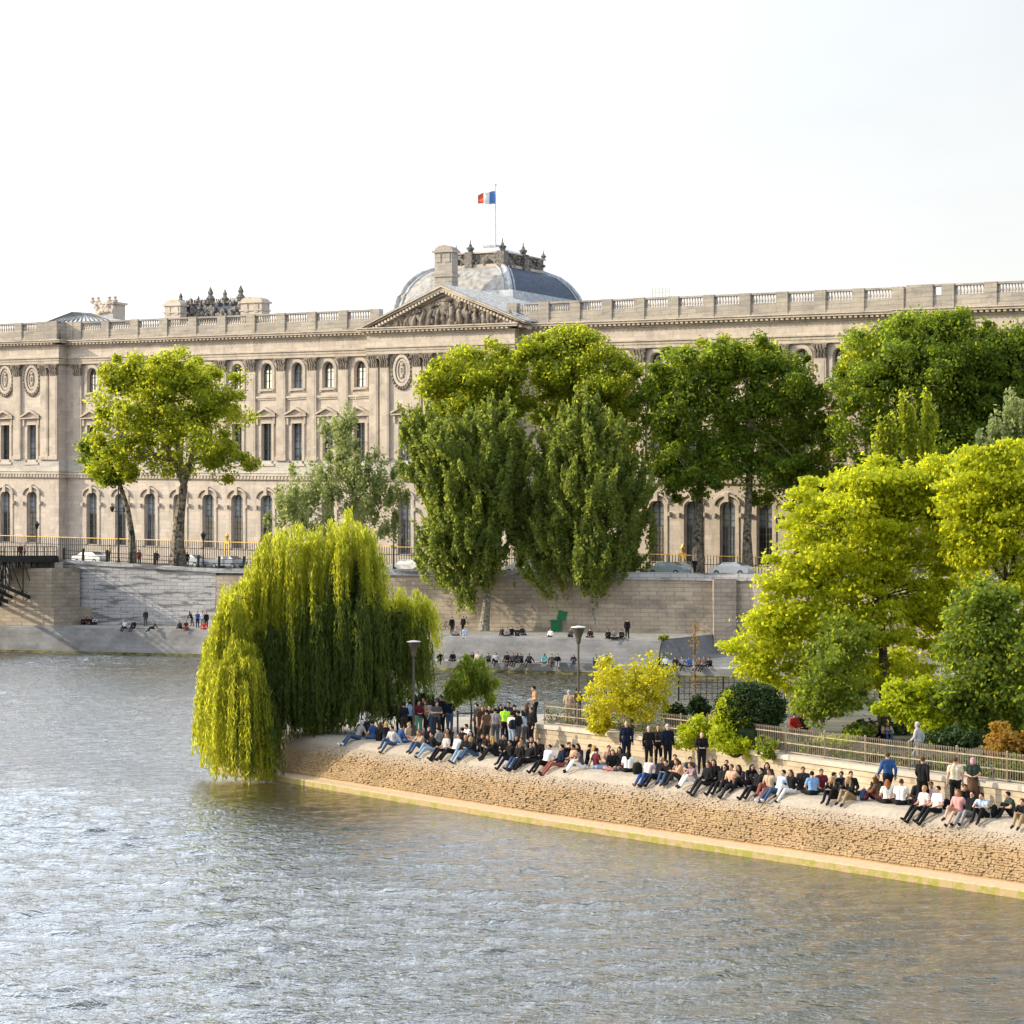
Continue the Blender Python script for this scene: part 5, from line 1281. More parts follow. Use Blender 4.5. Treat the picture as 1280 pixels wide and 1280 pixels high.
POSES = {
 'edge': rig((0,0,.11), -.12, 0, [((.24,.02,.30),(.20,.26,.22)), ((-.26,-.02,.30),(-.16,.26,.24))], [((.11,.42,.20),(.12,.80,-.26),(.14,.93,-.20)), ((-.10,.44,.16),(-.09,.86,-.32),(-.10,.99,-.26))], .25),
 'edgeback': rig((0,0,.11), -.42, 0, sym(((.28,-.28,.32),(.30,-.42,.05))), [((.11,.43,.14),(.12,.86,-.24),(.15,.98,-.16)), ((-.10,.43,.22),(-.10,.80,-.20),(-.11,.93,-.14))], .2),
 'edgeknees': rig((0,0,.11), .28, 0, sym(((.25,.30,.40),(.10,.44,.40))), [((.13,.40,.36),(.12,.66,-.02),(.13,.80,-.08)), ((-.12,.42,.34),(-.10,.70,-.06),(-.11,.84,-.12))], .45),
 'edgechat': rig((0,0,.11), .05, .05, [((.27,.10,.33),(.20,.36,.30)), ((-.30,-.16,.28),(-.34,-.28,.05))], [((.18,.38,.32),(.14,.66,-.04),(.16,.80,-.10)), ((-.06,.44,.15),(-.07,.86,-.28),(-.09,.99,-.22))], .2),
 'cross': rig((0,0,.11), .12, 0, sym(((.26,.14,.32),(.14,.30,.22))), [((.34,.26,.13),(-.02,.34,.07),(-.12,.36,.05)), ((-.34,.26,.13),(.04,.24,.07),(.14,.24,.05))], .35),
 'hug': rig((0,0,.11), .30, 0, sym(((.25,.26,.36),(.07,.46,.36))), [((.10,.36,.44),(.10,.56,.08),(.10,.70,.04)), ((-.10,.36,.44),(-.10,.56,.08),(-.10,.70,.04))], .4),
 'sideknees': rig((0,0,.11), .05, -.12, [((.26,.06,.30),(.16,.28,.26)), ((-.34,-.10,.26),(-.42,-.12,.05))], [((.30,.34,.10),(.52,.06,.06),(.60,-.04,.05)), ((.06,.42,.12),(.36,.30,.06),(.46,.22,.04))], .3),
 'stand': rig((0,0,.93), .0, 0, sym(((.235,-.02,1.14),(.25,.06,.90))), [((.10,.03,.50),(.11,-.01,.09),(.14,.15,.035)), ((-.10,.02,.50),(-.12,-.03,.09),(-.16,.12,.035))], .1),
 'hands': rig((0,0,.93), .04, 0, sym(((.25,.04,1.15),(.10,.24,1.10))), [((.10,.03,.50),(.11,-.01,.09),(.14,.15,.035)), ((-.10,.02,.50),(-.12,-.03,.09),(-.16,.12,.035))], .5),
 'drink': rig((0,0,.93), -.02, 0, [((.24,.10,1.20),(.14,.26,1.36)), ((-.24,-.02,1.14),(-.22,.12,.93))], [((.10,.05,.50),(.13,.0,.09),(.17,.15,.035)), ((-.10,.0,.50),(-.10,-.05,.09),(-.12,.10,.035))], .1),
 'walk': rig((0,0,.91), .06, 0, [((.24,-.12,1.14),(.25,-.06,.90)), ((-.24,.08,1.13),(-.24,.28,.95))], [((.10,.22,.50),(.10,.26,.09),(.12,.41,.05)), ((-.10,-.04,.48),(-.10,-.38,.20),(-.10,-.28,.07))], .15),
 'lean': rig((0,0,.90), .42, 0, [((.25,.38,1.00),(.18,.55,.80)), ((-.25,.30,1.0),(-.16,.5,.86))], [((.16,.06,.49),(.24,.0,.09),(.28,.15,.035)), ((-.16,-.03,.49),(-.26,-.10,.09),(-.3,.04,.035))], .5),
 'arms': rig((0,0,.93), .0, 0, [((.27,-.02,1.16),(.05,.17,1.20)), ((-.27,-.02,1.16),(-.05,.19,1.17))], [((.10,.03,.50),(.11,-.01,.09),(.14,.15,.035)), ((-.10,.02,.50),(-.12,-.03,.09),(-.16,.12,.035))], .15),
}
def capsule(mb, a, b, ra, rb):
    a, b = V(a), V(b); mb.tube([a, a.lerp(b, .5), b], [ra, (ra+rb)/2, rb], 10); mb.sphere(a, ra*.995, 10, 7); mb.sphere(b, rb*.995, 10, 7)
DG = None
def build_pose(name, J):
    mb = MB(); B = []
    def bone(a, b, ra, rb, typ): a = J[a] if isinstance(a, str) else a; b = J[b] if isinstance(b, str) else b; capsule(mb, a, b, ra, rb); B.append((V(a), V(b), (ra+rb)/2, typ))
    X = V((1,0,0))
    for s in (-1, 1):
        bone(J['pel']+X*s*.065, J['waist']+X*s*.05, .115, .098, 'torso'); bone(J['waist']+X*s*.05, J['chest']+X*s*.075, .098, .112, 'torso'); bone(J['chest']+X*s*.07, J['nb']+X*s*.06-J['u']*.04, .11, .075, 'torso')
    bone(J['pel']+X*.08, J['pel']-X*.08+V((0,-.02,0)), .12, .12, 'hips')
    bone('nb', J['head']-J['hu']*.03, .062, .056, 'neck')
    for k in 'RL':
        s = 1 if k == 'R' else -1
        bone(J['nb']-J['u']*.05+X*s*.06, 'sho'+k, .07, .066, 'torso')
        bone('sho'+k, 'elb'+k, .062, .046, 'uarm'); bone('elb'+k, 'wri'+k, .045, .030, 'farm')
        bone('hip'+k, 'kne'+k, .098, .062, 'thigh'); bone('kne'+k, 'ank'+k, .062, .042, 'calf'); bone('ank'+k, 'toe'+k, .045, .038, 'foot')
    h = J['head']; cz = J['look']
    mb.sphere(h+V((0,-.008,.02)), (.076,.094,.098), 12, 9); B.append((h+V((0,0,.05)), h-V((0,0,.02)), .08, 'head'))
    mb.sphere(h+V((0,.03,-.055)), (.055,.058,.058), 10, 7); mb.sphere(h+V((0,.093,-.012)), (.016,.022,.026), 6, 5)
    for s in (-1, 1): mb.sphere(h+V((s*.077,-.005,-.005)), (.014,.022,.032), 6, 5)
    me0 = mb.mesh('tmp', []); ob = bpy.data.objects.new('tmp', me0); COL.objects.link(ob)
    md = ob.modifiers.new('r', 'REMESH'); md.mode = 'VOXEL'; md.voxel_size = .019; md.use_smooth_shade = True
    sm = ob.modifiers.new('s', 'SMOOTH'); sm.factor = .5; sm.iterations = 3
    dg = bpy.context.evaluated_depsgraph_get(); dg.update()
    me = bpy.data.meshes.new_from_object(ob.evaluated_get(dg)); bpy.data.objects.remove(ob); bpy.data.meshes.remove(me0)
    nv = len(me.vertices); co = np.empty(nv*3); me.vertices.foreach_get('co', co); co = co.reshape(-1, 3)
    no = np.empty(nv*3); me.vertices.foreach_get('normal', no); no = no.reshape(-1, 3)
    D = []
    for a, b_, r_, t_ in B:
        a, b_ = np.array(a), np.array(b_); d = b_-a; L2 = max(d@d, 1e-9); tt = np.clip(((co-a)@d)/L2, 0, 1); D.append(np.linalg.norm(co-(a+tt[:, None]*d), axis=1)-r_)
    nb_ = np.argmin(np.array(D), axis=0); types = np.array([b_[3] for b_ in B]); vt = types[nb_]
    tfrac = {}
    faces = [tuple(p.vertices) for p in me.polygons]
    def part(nm, ok, infl):
        ix = np.full(nv, -1); vs = []; fs = []
        for f in faces:
            if any(ok[v] for v in f):
                q = []
                for v in f:
                    if ix[v] < 0: ix[v] = len(vs); vs.append(tuple(co[v]+no[v]*infl))
                    q.append(int(ix[v]))
                fs.append(q)
        m2 = bpy.data.meshes.new(nm); m2.from_pydata(vs, [], fs); m2.polygons.foreach_set('use_smooth', [True]*len(fs)); m2.materials.append(None); m2.update(); return m2
    isin = lambda *t: np.isin(vt, t)
    kz = np.array([0]*nv)
    # half of the thigh / upper arm for short clothes
    def near(jn, jm, f): 
        a, b_ = np.array(J[jn]), np.array(J[jm]); d = b_-a; return ((co-a)@d)/(d@d) < f
    sh_arm = isin('uarm') & (((co[:, 0] > 0) & near('shoR', 'elbR', .6)) | ((co[:, 0] <= 0) & near('shoL', 'elbL', .6)))
    sh_leg = isin('thigh') & (((co[:, 0] > 0) & near('hipR', 'kneR', .8)) | ((co[:, 0] <= 0) & near('hipL', 'kneL', .8)))
    out = {'body': None,
      'long': part('shirt', isin('torso', 'uarm', 'farm'), .016), 'short': part('shirt', isin('torso') | sh_arm, .016),
      'trousers': part('trousers', isin('hips', 'thigh', 'calf'), .013), 'shorts': part('shorts', isin('hips') | sh_leg, .016),
      'shoeR': part('shoe', isin('foot') & (D[-1*0+0] is not None) & (np.abs(co-np.array(J['ankR'])).sum(1) < np.abs(co-np.array(J['ankL'])).sum(1)), .010),
      'shoeL': part('shoe', isin('foot') & (np.abs(co-np.array(J['ankR'])).sum(1) >= np.abs(co-np.array(J['ankL'])).sum(1)), .010)}
    # body = remeshed surface + palms and fingers + eyes, one mesh
    hb_ = MB()
    for k in 'RL':
        w_ = J['wri'+k]; d = (w_-J['elb'+k]).normalized(); sd_ = d.cross(V((0,0,1))) if abs(d.z) < .9 else V((1,0,0)); sd_ = sd_.normalized(); pn = d.cross(sd_)
        hb_.obox(w_+d*.055, d*.048, sd_*.036, pn*.014)
        for q in range(4):
            b0_ = w_+d*.098+sd_*(.027-.018*q); l = (.062,.072,.068,.052)[q]
            hb_.tube([b0_, b0_+d*l*.5-pn*.006, b0_+d*l*.9-pn*.022], [.0095,.0088,.007], 5)
        t0 = w_+d*.035+sd_*.034; hb_.tube([t0, t0+d*.03+sd_*.026, t0+d*.062+sd_*.03], [.012,.011,.008], 5)
    ei = len(hb_.f); hb_.mi = 1
    for s in (-1, 1): hb_.obox(h+V((s*.030,.086,.012)), (.012,0,0), (0,.006,0), (0,0,.006))
    hb_.obox(h+V((0,.089,-.058)), (.02,0,0), (0,.004,0), (0,0,.004))
    allv = [tuple(c) for c in co]+hb_.v; o_ = nv; allf = faces+[tuple(i+o_ for i in f) for f in hb_.f]
    bm_ = bpy.data.meshes.new('person'); bm_.from_pydata(allv, [], allf); bm_.materials.append(None); bm_.materials.append(None)
    bm_.polygons.foreach_set('use_smooth', [True]*len(allf)); bm_.polygons.foreach_set('material_index', [0]*len(faces)+hb_.m); bm_.update()
    out['body'] = bm_; out['head'] = V(h); out['J'] = J; bpy.data.meshes.remove(me); return out
PM = {k: build_pose(k, v) for k, v in POSES.items()}
def hair_mesh(style):
    mb = MB()
    def cap(f0=.35, rx=.086, ry=.106, rz=.112, low=-.035):
        nu, nv_ = 14, 9; rings = []
        for j in range(nv_+1):
            ph = math.pi*.5*j/nv_*1.25; ring = []
            for i in range(nu):
                th = 2*math.pi*i/nu; fr = max(0, math.sin(th)); ph2 = min(ph, math.pi*.5*1.25*(1-.52*fr**1.5)); r_ = math.sin(ph2)
                ring.append(mb.vert((rx*r_*math.cos(th), -.012+ry*r_*math.sin(th), .025+rz*math.cos(ph2))))
            rings.append(ring)
        for A, B in zip(rings, rings[1:]):
            for i in range(nu): j = (i+1) % nu; mb.f.append([A[i], B[i], B[j], A[j]]); mb.m.append(0)
    cap()
    if style == 'long':
        for k in range(9):
            a = math.pi*(1.0+k/8); x0, y0 = .082*math.cos(a), -.01+.10*math.sin(a)
            mb.tube([(x0,y0,.03), (x0*1.1,y0*1.12,-.08), (x0*1.15,y0*1.15-.02,-.22), (x0*.8,y0*1.0-.03,-.36)], [.028,.038,.036,.014], 6)
        mb.sphere((0,-.07,-.1), (.08,.055,.16), 8, 6)
    if style == 'bun': mb.sphere((0,-.09,.10), .045, 8, 6)
    if style == 'short': mb.sphere((0,-.03,.045), (.086,.09,.088), 10, 7)
    if style == 'cap': mb.lathe((0,-.005,.055), [(.092,0),(.094,.03),(.07,.075),(.01,.088)], 12); mb.obox((0,.12,.06), (.06,0,0), (0,.05,-.01), (0,0,.006))
    if style == 'scarf': mb.sphere((0,-.02,.0), (.098,.108,.14), 12, 8)
    return mb.mesh({'cap': 'cap', 'scarf': 'headscarf'}.get(style, 'hair'), [None], smooth=True)
HM = {k: hair_mesh(k) for k in ('short', 'long', 'bun', 'cap', 'scarf')}
CC = dict(black=(.012,.012,.014), dark=(.03,.028,.03), navy=(.009,.014,.032), blue=(.03,.085,.24), skyblue=(.20,.36,.60), paleblue=(.42,.52,.66), white=(.78,.77,.75), cream=(.62,.55,.42), beige=(.45,.34,.24),
 grey=(.25,.25,.26), palegrey=(.45,.45,.46), darkgrey=(.08,.08,.09), brown=(.13,.075,.045), darkbrown=(.05,.03,.022), maroon=(.12,.02,.03), red=(.42,.035,.03), pink=(.62,.30,.30), mauve=(.28,.19,.22), green=(.05,.12,.06), darkgreen=(.03,.055,.04),
 neon=(.45,.95,.05), denim=(.05,.09,.17), paledenim=(.30,.40,.52), khaki=(.32,.24,.14), teal=(.03,.28,.33), blonde=(.45,.29,.10), ginger=(.30,.11,.04), hairbrown=(.09,.045,.02), hairdark=(.018,.012,.01), hairgrey=(.45,.43,.40), striped=(.68,.55,.52), tan=(.45,.27,.16), plaid=(.28,.09,.07), yellow=(.6,.5,.06), peach=(.6,.36,.25), headpink=(.55,.30,.38), greenprint=(.12,.32,.22), rust=(.35,.10,.04), purple=(.2,.1,.25))
CM = {}
def cm(c):
    if c not in CM: CM[c] = simple('cloth_'+c, CC[c], .85, var=.08, vscale=14, spec=.15)
    return CM[c]
SK = [simple('skin_'+n_, c, .6, var=.04, vscale=8) for n_, c in (('light', (.58,.36,.26)), ('medium', (.46,.27,.18)), ('brown', (.20,.11,.07)))]
eye = simple('eye_dark', (.02,.012,.01), .4)
mhd = {}
def setm(o, i, m_): o.material_slots[i].link = 'OBJECT'; o.material_slots[i].material = m_
NP = 0
def person(loc_, face, pose, hair, hc, top, bot, label, group=None, sleeve=None, legs=None, shoe='dark', skin=None, scale=None, skirt=False):
    global NP; NP += 1
    pm_ = PM[pose]; rr = random.Random(NP*17+3)
    o = link('person', pm_['body'], None, loc_, (0, 0, face)); s = scale or rr.uniform(.95, 1.03); o.scale = (s, s, s)
    tag(o, label, 'person', group); setm(o, 0, SK[skin if skin is not None else rr.choice((0,0,0,1))]); setm(o, 1, eye)
    sleeve = sleeve or rr.choice(('long', 'short')) if top not in ('black','dark','navy') else (sleeve or 'long')
    if top != 'bare': t_ = link('shirt', pm_[sleeve], o); setm(t_, 0, cm(top))
    t_ = link('trousers' if legs != 'shorts' else 'shorts', pm_[legs or 'trousers'], o); setm(t_, 0, cm(bot))
    for k in 'RL': t_ = link('shoe', pm_['shoe'+k], o); setm(t_, 0, cm(shoe))
    if hair != 'bald': t_ = link({'cap': 'cap', 'scarf': 'headscarf'}.get(hair, 'hair'), HM[hair], o, pm_['head']); setm(t_, 0, cm(hc))
    if skirt:
        mb = MB(); p = pm_['J']['pel']; mb.lathe((p.x, p.y, 0), [(.24,.42),(.20,.75),(.155,1.02),(.15,1.06)], 12, .85); mb.build('skirt', cm(bot), o, smooth=True)
    return o
NL = [Vector(p) for p in NEAR[2:]]
def edge_at(x, p_):
    r = (x-640)/F
    for a, c in zip(NL, NL[1:]):
        t_ = (c-a).normalized(); nn = Vector((-t_.y, t_.x))*SG; A = a+nn*p_; C_ = c+nn*p_
        den = (C_.x-A.x)-r*(C_.y-A.y); k = (r*A.y-A.x)/den
        if -.3 <= k <= 1.0: q = A.lerp(C_, k); return q, nn
    return None
OUT = math.atan2(-.785, .0)  # placeholder, set per person
def facing(v): return math.atan2(-v[0], v[1])   # rotation that turns +Y to v
def dirang(deg): a = R(deg); return a           # 0 = away from camera, 180 = to camera, 90 = facing left
def edge(x, pose, hair, hc, top, bot, label, p=2.62, j=0, **k):
    q, nn = edge_at(x, p); z = float(np.interp(p, [t[0] for t in PROF[3:]], [t[1] for t in PROF[3:]]))
    j += 16*math.sin(x*3.7); pose = 'edgeknees' if pose == 'edge' and x % 3 == 0 else pose; return person((q.x, q.y, z-.01), facing((-nn.x, -nn.y))+R(j), pose, hair, hc, top, bot, label, 'people sitting along the island edge', **k)
def sit(x, p, deg, pose, hair, hc, top, bot, label, **k):
    q, nn = edge_at(x, p); return person((q.x, q.y, 2.085), R(deg), pose, hair, hc, top, bot, label, 'people sitting along the island edge', **k)
def sitG(x, y, deg, pose, hair, hc, top, bot, label, grp='people sitting under the willow', **k):
    return person(G(x, y, 2.09), R(deg), pose, hair, hc, top, bot, label, grp, **k)
def st(x, y, deg, pose, hair, hc, top, bot, label, z=2.1, grp='people standing on the island walkway', **k):
    return person(G(x, y, z), R(deg), pose, hair, hc, top, bot, label, grp, **k)
# --- tip group under the willow ---
sitG(447, 924, 125, 'edgeback', 'cap', 'paleblue', 'grey', 'denim', 'person in grey and blue jeans stretched out, leftmost under the willow', shoe='white')
sitG(453, 922, 20, 'cross', 'short', 'hairdark', 'black', 'dark', 'broad backed person in black sitting right of the stretched out one')
sitG(461, 918, 160, 'hug', 'short', 'hairbrown', 'dark', 'darkgrey', 'brown haired person in dark clothes hugging knees under the willow')
sitG(467, 924, 60, 'cross', 'short', 'hairdark', 'blue', 'denim', 'person in deep blue shirt seated with a white bag beside')
sitG(474, 926, 330, 'cross', 'long', 'hairbrown', 'black', 'black', 'brown haired woman in black seen from behind under the willow edge')
sitG(484, 927, 20, 'hug', 'short', 'blonde', 'black', 'dark', 'blond person in a black jacket seen from behind')
edge(491, 'edgechat', 'short', 'hairdark', 'palegrey', 'denim', 'person in a patterned pale shirt with jeans, first to sit on the edge slope', shoe='brown')
sitG(500, 929, 300, 'cross', 'short', 'hairdark', 'blue', 'blue', 'person in a bright blue shirt sitting back to the stretched jeans')
sitG(509, 927, 240, 'sideknees', 'short', 'blonde', 'beige', 'tan', 'bare legged person in beige seated just right of the bright blue shirt', legs='shorts')
GP = 'people standing at the tip of the island'
st(499, 917, 110, 'lean', 'short', 'hairdark', 'black', 'black', 'person in black bending with legs wide apart, leftmost standing', grp=GP)
st(512.5, 919, 10, 'stand', 'short', 'hairdark', 'skyblue', 'black', 'person in a bright sky blue shirt and black trousers from behind', grp=GP, sleeve='short')
st(523, 919, 200, 'hands', 'short', 'hairdark', 'maroon', 'greenprint', 'person in dark maroon top and green patterned trousers', grp=GP)
st(534, 917, 120, 'hands', 'long', 'hairbrown', 'beige', 'dark', 'brown haired woman in beige facing left at the tip', grp=GP)
st(540, 919, 60, 'stand', 'long', 'hairdark', 'grey', 'denim', 'dark haired woman in a long grey cardigan at the tip', grp=GP)
st(551.5, 916, 130, 'stand', 'short', 'hairdark', 'black', 'black', 'tall man in a black coat standing tallest at the tip', grp=GP, scale=1.06)
st(562, 917, 330, 'arms', 'short', 'hairdark', 'navy', 'denim', 'person in dark navy standing under the feathery young tree', grp=GP)
# --- edge, left half ---
edge(528, 'edge', 'long', 'ginger', 'beige', 'denim', 'red haired woman in a beige top and jeans leaning to the left', shoe='dark', j=12)
edge(541, 'edgechat', 'short', 'hairdark', 'black', 'paledenim', 'person in black top and light jeans right of the red haired woman')
sit(550, 4.0, 60, 'cross', 'short', 'hairdark', 'grey', 'dark', 'person in a grey shirt bending forward behind the light jeans')
edge(557, 'edge', 'long', 'ginger', 'palegrey', 'black', 'long red haired woman in a grey top and black trousers')
edge(568, 'edgeback', 'long', 'hairbrown', 'white', 'black', 'brown haired woman in white top with a red detail and black trousers')
sit(577, 4.6, 340, 'cross', 'short', 'hairdark', 'black', 'black', 'person in black seated behind with back to the water, left of the stakes')
sit(588, 6.0, 120, 'hug', 'short', 'hairdark', 'white', 'black', 'person in a white shirt crouching by the wooden stakes')
edge(581, 'edge', 'short', 'blonde', 'black', 'paledenim', 'fair haired person in black top with pale jeans looking down')
sit(590, 4.0, 150, 'cross', 'long', 'hairdark', 'dark', 'dark', 'dark person half hidden behind the two pairs of jeans')
edge(594, 'edge', 'short', 'blonde', 'black', 'denim', 'person in a black jumper and blue jeans sitting upright')
sit(611, 3.6, 170, 'hug', 'long', 'hairbrown', 'darkbrown', 'dark', 'brown haired person with a round beige bag in front of the knees')
edge(621, 'edgeknees', 'long', 'blonde', 'black', 'black', 'blonde woman all in black sitting cross legged near the middle', p=3.1)
edge(639, 'edgechat', 'short', 'hairdark', 'black', 'navy', 'man in a black T-shirt leaning on one arm, jeans hanging down the slope', j=-10)
edge(649, 'edge', 'short', 'blonde', 'black', 'denim', 'blond man in a black shirt with sunglasses and jeans')
edge(659, 'edgeback', 'short', 'hairdark', 'black', 'black', 'person in black leaning back between two groups')
edge(667, 'edge', 'long', 'hairdark', 'black', 'dark', 'long dark haired woman in a black dress on the edge', p=2.9)
sit(674, 3.8, 160, 'cross', 'short', 'hairbrown', 'black', 'black', 'person in black with a flushed face next to the white T-shirt')
edge(682, 'edgeback', 'short', 'hairdark', 'white', 'black', 'man in a white T-shirt and black trousers sitting sideways', j=20, sleeve='short')
edge(701, 'edge', 'short', 'hairdark', 'navy', 'plaid', 'person in navy top and red plaid trousers', p=2.75)
# --- standing, left half ---
st(602.5, 930, 200, 'stand', 'long', 'hairbrown', 'darkbrown', 'darkbrown', 'tall woman in a dark brown dress standing by the stakes', skirt=True, scale=1.04, sleeve='short')
st(612, 926, 160, 'stand', 'short', 'hairdark', 'black', 'khaki', 'person in an open black jacket right of the brown dress')
st(619, 931, 350, 'stand', 'short', 'hairdark', 'grey', 'darkgrey', 'person in a grey jacket seen from behind left of the neon shirt')
st(631.5, 928, 5, 'hands', 'short', 'hairdark', 'neon', 'black', 'person in a neon yellow green shirt and dark trousers', sleeve='short')
st(643, 926, 200, 'stand', 'cap', 'black', 'dark', 'dark', 'person in a black cap behind the backpack wearer')
bpk = st(640, 936, 320, 'stand', 'short', 'hairdark', 'white', 'paledenim', 'person in a white shirt carrying a navy backpack', sleeve='short')
st(655, 934, 70, 'hands', 'long', 'hairdark', 'paleblue', 'darkgrey', 'dark haired woman in a pale blue grey cardigan facing left')
st(664, 931, 120, 'stand', 'short', 'hairbrown', 'black', 'black', 'person in black holding a small red cup by the wall end', skirt=False)
person(G(669, 904, 3.05), R(100), 'hands', 'short', 'hairdark', 'tan', 'black', 'tanned person in a skin coloured top standing up on the end of the wall', 'people standing on the island walkway', sleeve='short')
for i, (x, y, dg, ps, hr, hc, tp, bt, lb) in enumerate((
 (505, 921, 30, 'hands', 'short', 'hairdark', 'black', 'dark', 'dark figure half hidden between the bending person and the sky blue shirt'),
 (529, 915, 170, 'stand', 'long', 'hairdark', 'dark', 'black', 'dark haired woman in black behind the green patterned trousers'),
 (546, 921, 200, 'arms', 'short', 'hairbrown', 'darkgrey', 'dark', 'person in dark grey with folded arms left of the tall black coat'),
 (557, 913, 20, 'stand', 'short', 'hairdark', 'dark', 'navy', 'dark figure seen just behind the tall man in the black coat'),
 (596, 924, 120, 'stand', 'short', 'hairdark', 'dark', 'black', 'dark figure standing left of the tall woman in the brown dress'),
 (608, 933, 30, 'drink', 'short', 'hairdark', 'brown', 'dark', 'person in brown drinking right of the tall woman in the brown dress'),
 (625, 924, 200, 'hands', 'long', 'hairdark', 'black', 'black', 'dark haired woman peeking from behind the neon shirt on its left'),
 (636, 922, 160, 'drink', 'short', 'hairdark', 'navy', 'dark', 'person drinking just right behind the neon shirt'),
 (648, 936, 60, 'arms', 'short', 'hairdark', 'black', 'darkgrey', 'dark person with folded arms right of the backpack wearer'),
 (660, 925, 250, 'stand', 'long', 'hairbrown', 'dark', 'black', 'brown haired figure behind the pale blue grey cardigan'))):
    st(x, y, dg, ps, hr, hc, tp, bt, lb)
for x, p, dg, ps, hr, hc, tp, bt, lb in (
 (535, 3.9, 200, 'cross', 'short', 'hairdark', 'dark', 'dark', 'dark person sitting just behind the red haired woman in beige'),
 (563, 4.2, 150, 'hug', 'long', 'hairdark', 'black', 'dark', 'dark haired person sitting between the two long haired women'),
 (602, 3.7, 190, 'hug', 'short', 'hairdark', 'black', 'black', 'person in black sitting right of the black jumper and blue jeans'),
 (630, 3.9, 170, 'cross', 'short', 'hairdark', 'dark', 'dark', 'dark person sitting right behind the blonde woman all in black'),
 (644, 4.2, 200, 'cross', 'long', 'hairbrown', 'black', 'black', 'brown haired woman in black behind the man leaning on one arm'),
 (655, 4.0, 150, 'hug', 'short', 'hairbrown', 'darkgrey', 'dark', 'person in dark grey squeezed in behind the blond man'),
 (664, 4.4, 180, 'cross', 'short', 'hairdark', 'dark', 'dark', 'dark person low behind the long black dress'),
 (709, 3.9, 200, 'hug', 'short', 'hairdark', 'black', 'black', 'person in black between the plaid trousers and the peach top'),
 (776, 4.0, 150, 'cross', 'long', 'hairdark', 'dark', 'black', 'dark haired person left of the white shirt with long dark hair'),
 (844, 3.7, 170, 'cross', 'short', 'hairdark', 'black', 'dark', 'dark person between the raised knees and the peach top with bag'),
 (861, 3.8, 190, 'hug', 'short', 'hairdark', 'darkgrey', 'black', 'dark grey person left behind the mauve top'),
 (909, 3.8, 160, 'cross', 'short', 'hairbrown', 'black', 'black', 'person in black behind the crossed legs of the dark coat'),
 (937, 3.6, 200, 'hug', 'long', 'hairdark', 'black', 'dark', 'dark haired person between the bowed woman and the cream shirt'),
 (1053, 4.0, 150, 'cross', 'short', 'hairdark', 'navy', 'dark', 'person in navy between the two women with long blonde hair'),
 (1095, 3.9, 200, 'cross', 'short', 'hairdark', 'dark', 'dark', 'dark person sitting back beside the maroon trousers'),
 (1206, 4.0, 170, 'cross', 'short', 'hairdark', 'black', 'black', 'dark person behind the bare legs and the grey trousers')):
    sit(x, p, dg, ps, hr, hc, tp, bt, lb)
# --- edge, middle ---
sit(717, 3.5, 110, 'sideknees', 'short', 'hairdark', 'peach', 'beige', 'person in a peach top with a hand raised to the face')
sit(724, 3.6, 140, 'cross', 'long', 'hairdark', 'black', 'black', 'dark haired person in black right of the peach top')
edge(728, 'edgeknees', 'short', 'hairdark', 'darkgrey', 'white', 'person in white trousers and dark boots at the edge', shoe='black', j=-10, p=2.8)
sit(735, 4.1, 250, 'cross', 'short', 'hairdark', 'black', 'dark', 'person in black half hidden behind the dark red top')
sit(740, 3.7, 280, 'cross', 'long', 'blonde', 'cream', 'white', 'blonde woman in cream looking right beside the dark red top')
sit(745.5, 3.1, 300, 'sideknees', 'short', 'hairdark', 'maroon', 'paledenim', 'dark haired person in a dark red top with pale jeans, back turned')
sit(761, 4.2, 180, 'cross', 'short', 'hairdark', 'peach', 'dark', 'dark haired person behind the woman in sunglasses')
sit(766, 3.2, 175, 'cross', 'long', 'hairbrown', 'black', 'pink', 'woman in sunglasses, black top and pink skirt')
sit(785, 3.2, 350, 'cross', 'long', 'hairdark', 'white', 'black', 'long dark haired woman in a white shirt and black skirt, back turned', sleeve='short')
edge(809, 'edgeback', 'short', 'blonde', 'striped', 'blue', 'person in a white and pink top with blue jeans and tan shoes', shoe='tan', j=10)
edge(822, 'edgeback', 'short', 'blonde', 'black', 'navy', 'fair haired person in a black jacket and dark jeans stretched down the slope')
edge(836, 'edgeknees', 'short', 'hairdark', 'black', 'denim', 'dark haired man in a black top with knees raised right of the stretched jeans')
edge(852, 'edge', 'long', 'hairbrown', 'peach', 'dark', 'woman in a peach top holding a dark bag', p=2.8)
st(783, 955, 178, 'stand', 'bald', None, 'navy', 'navy', 'bald man in an open dark suit jacket over a light blue shirt', scale=1.05)
st(811, 959, 190, 'stand', 'short', 'hairgrey', 'black', 'black', 'white haired person in a long black coat, leftmost of three')
st(823, 957, 175, 'hands', 'short', 'blonde', 'dark', 'black', 'fair haired person in dark coat between two companions by the wall')
st(834.5, 959, 200, 'stand', 'short', 'hairgrey', 'navy', 'black', 'man in a navy jacket and pale shirt, rightmost of three', scale=1.04)
st(877, 967, 182, 'hands', 'bald', None, 'black', 'black', 'bald man all in black looking at his hands by the wall')
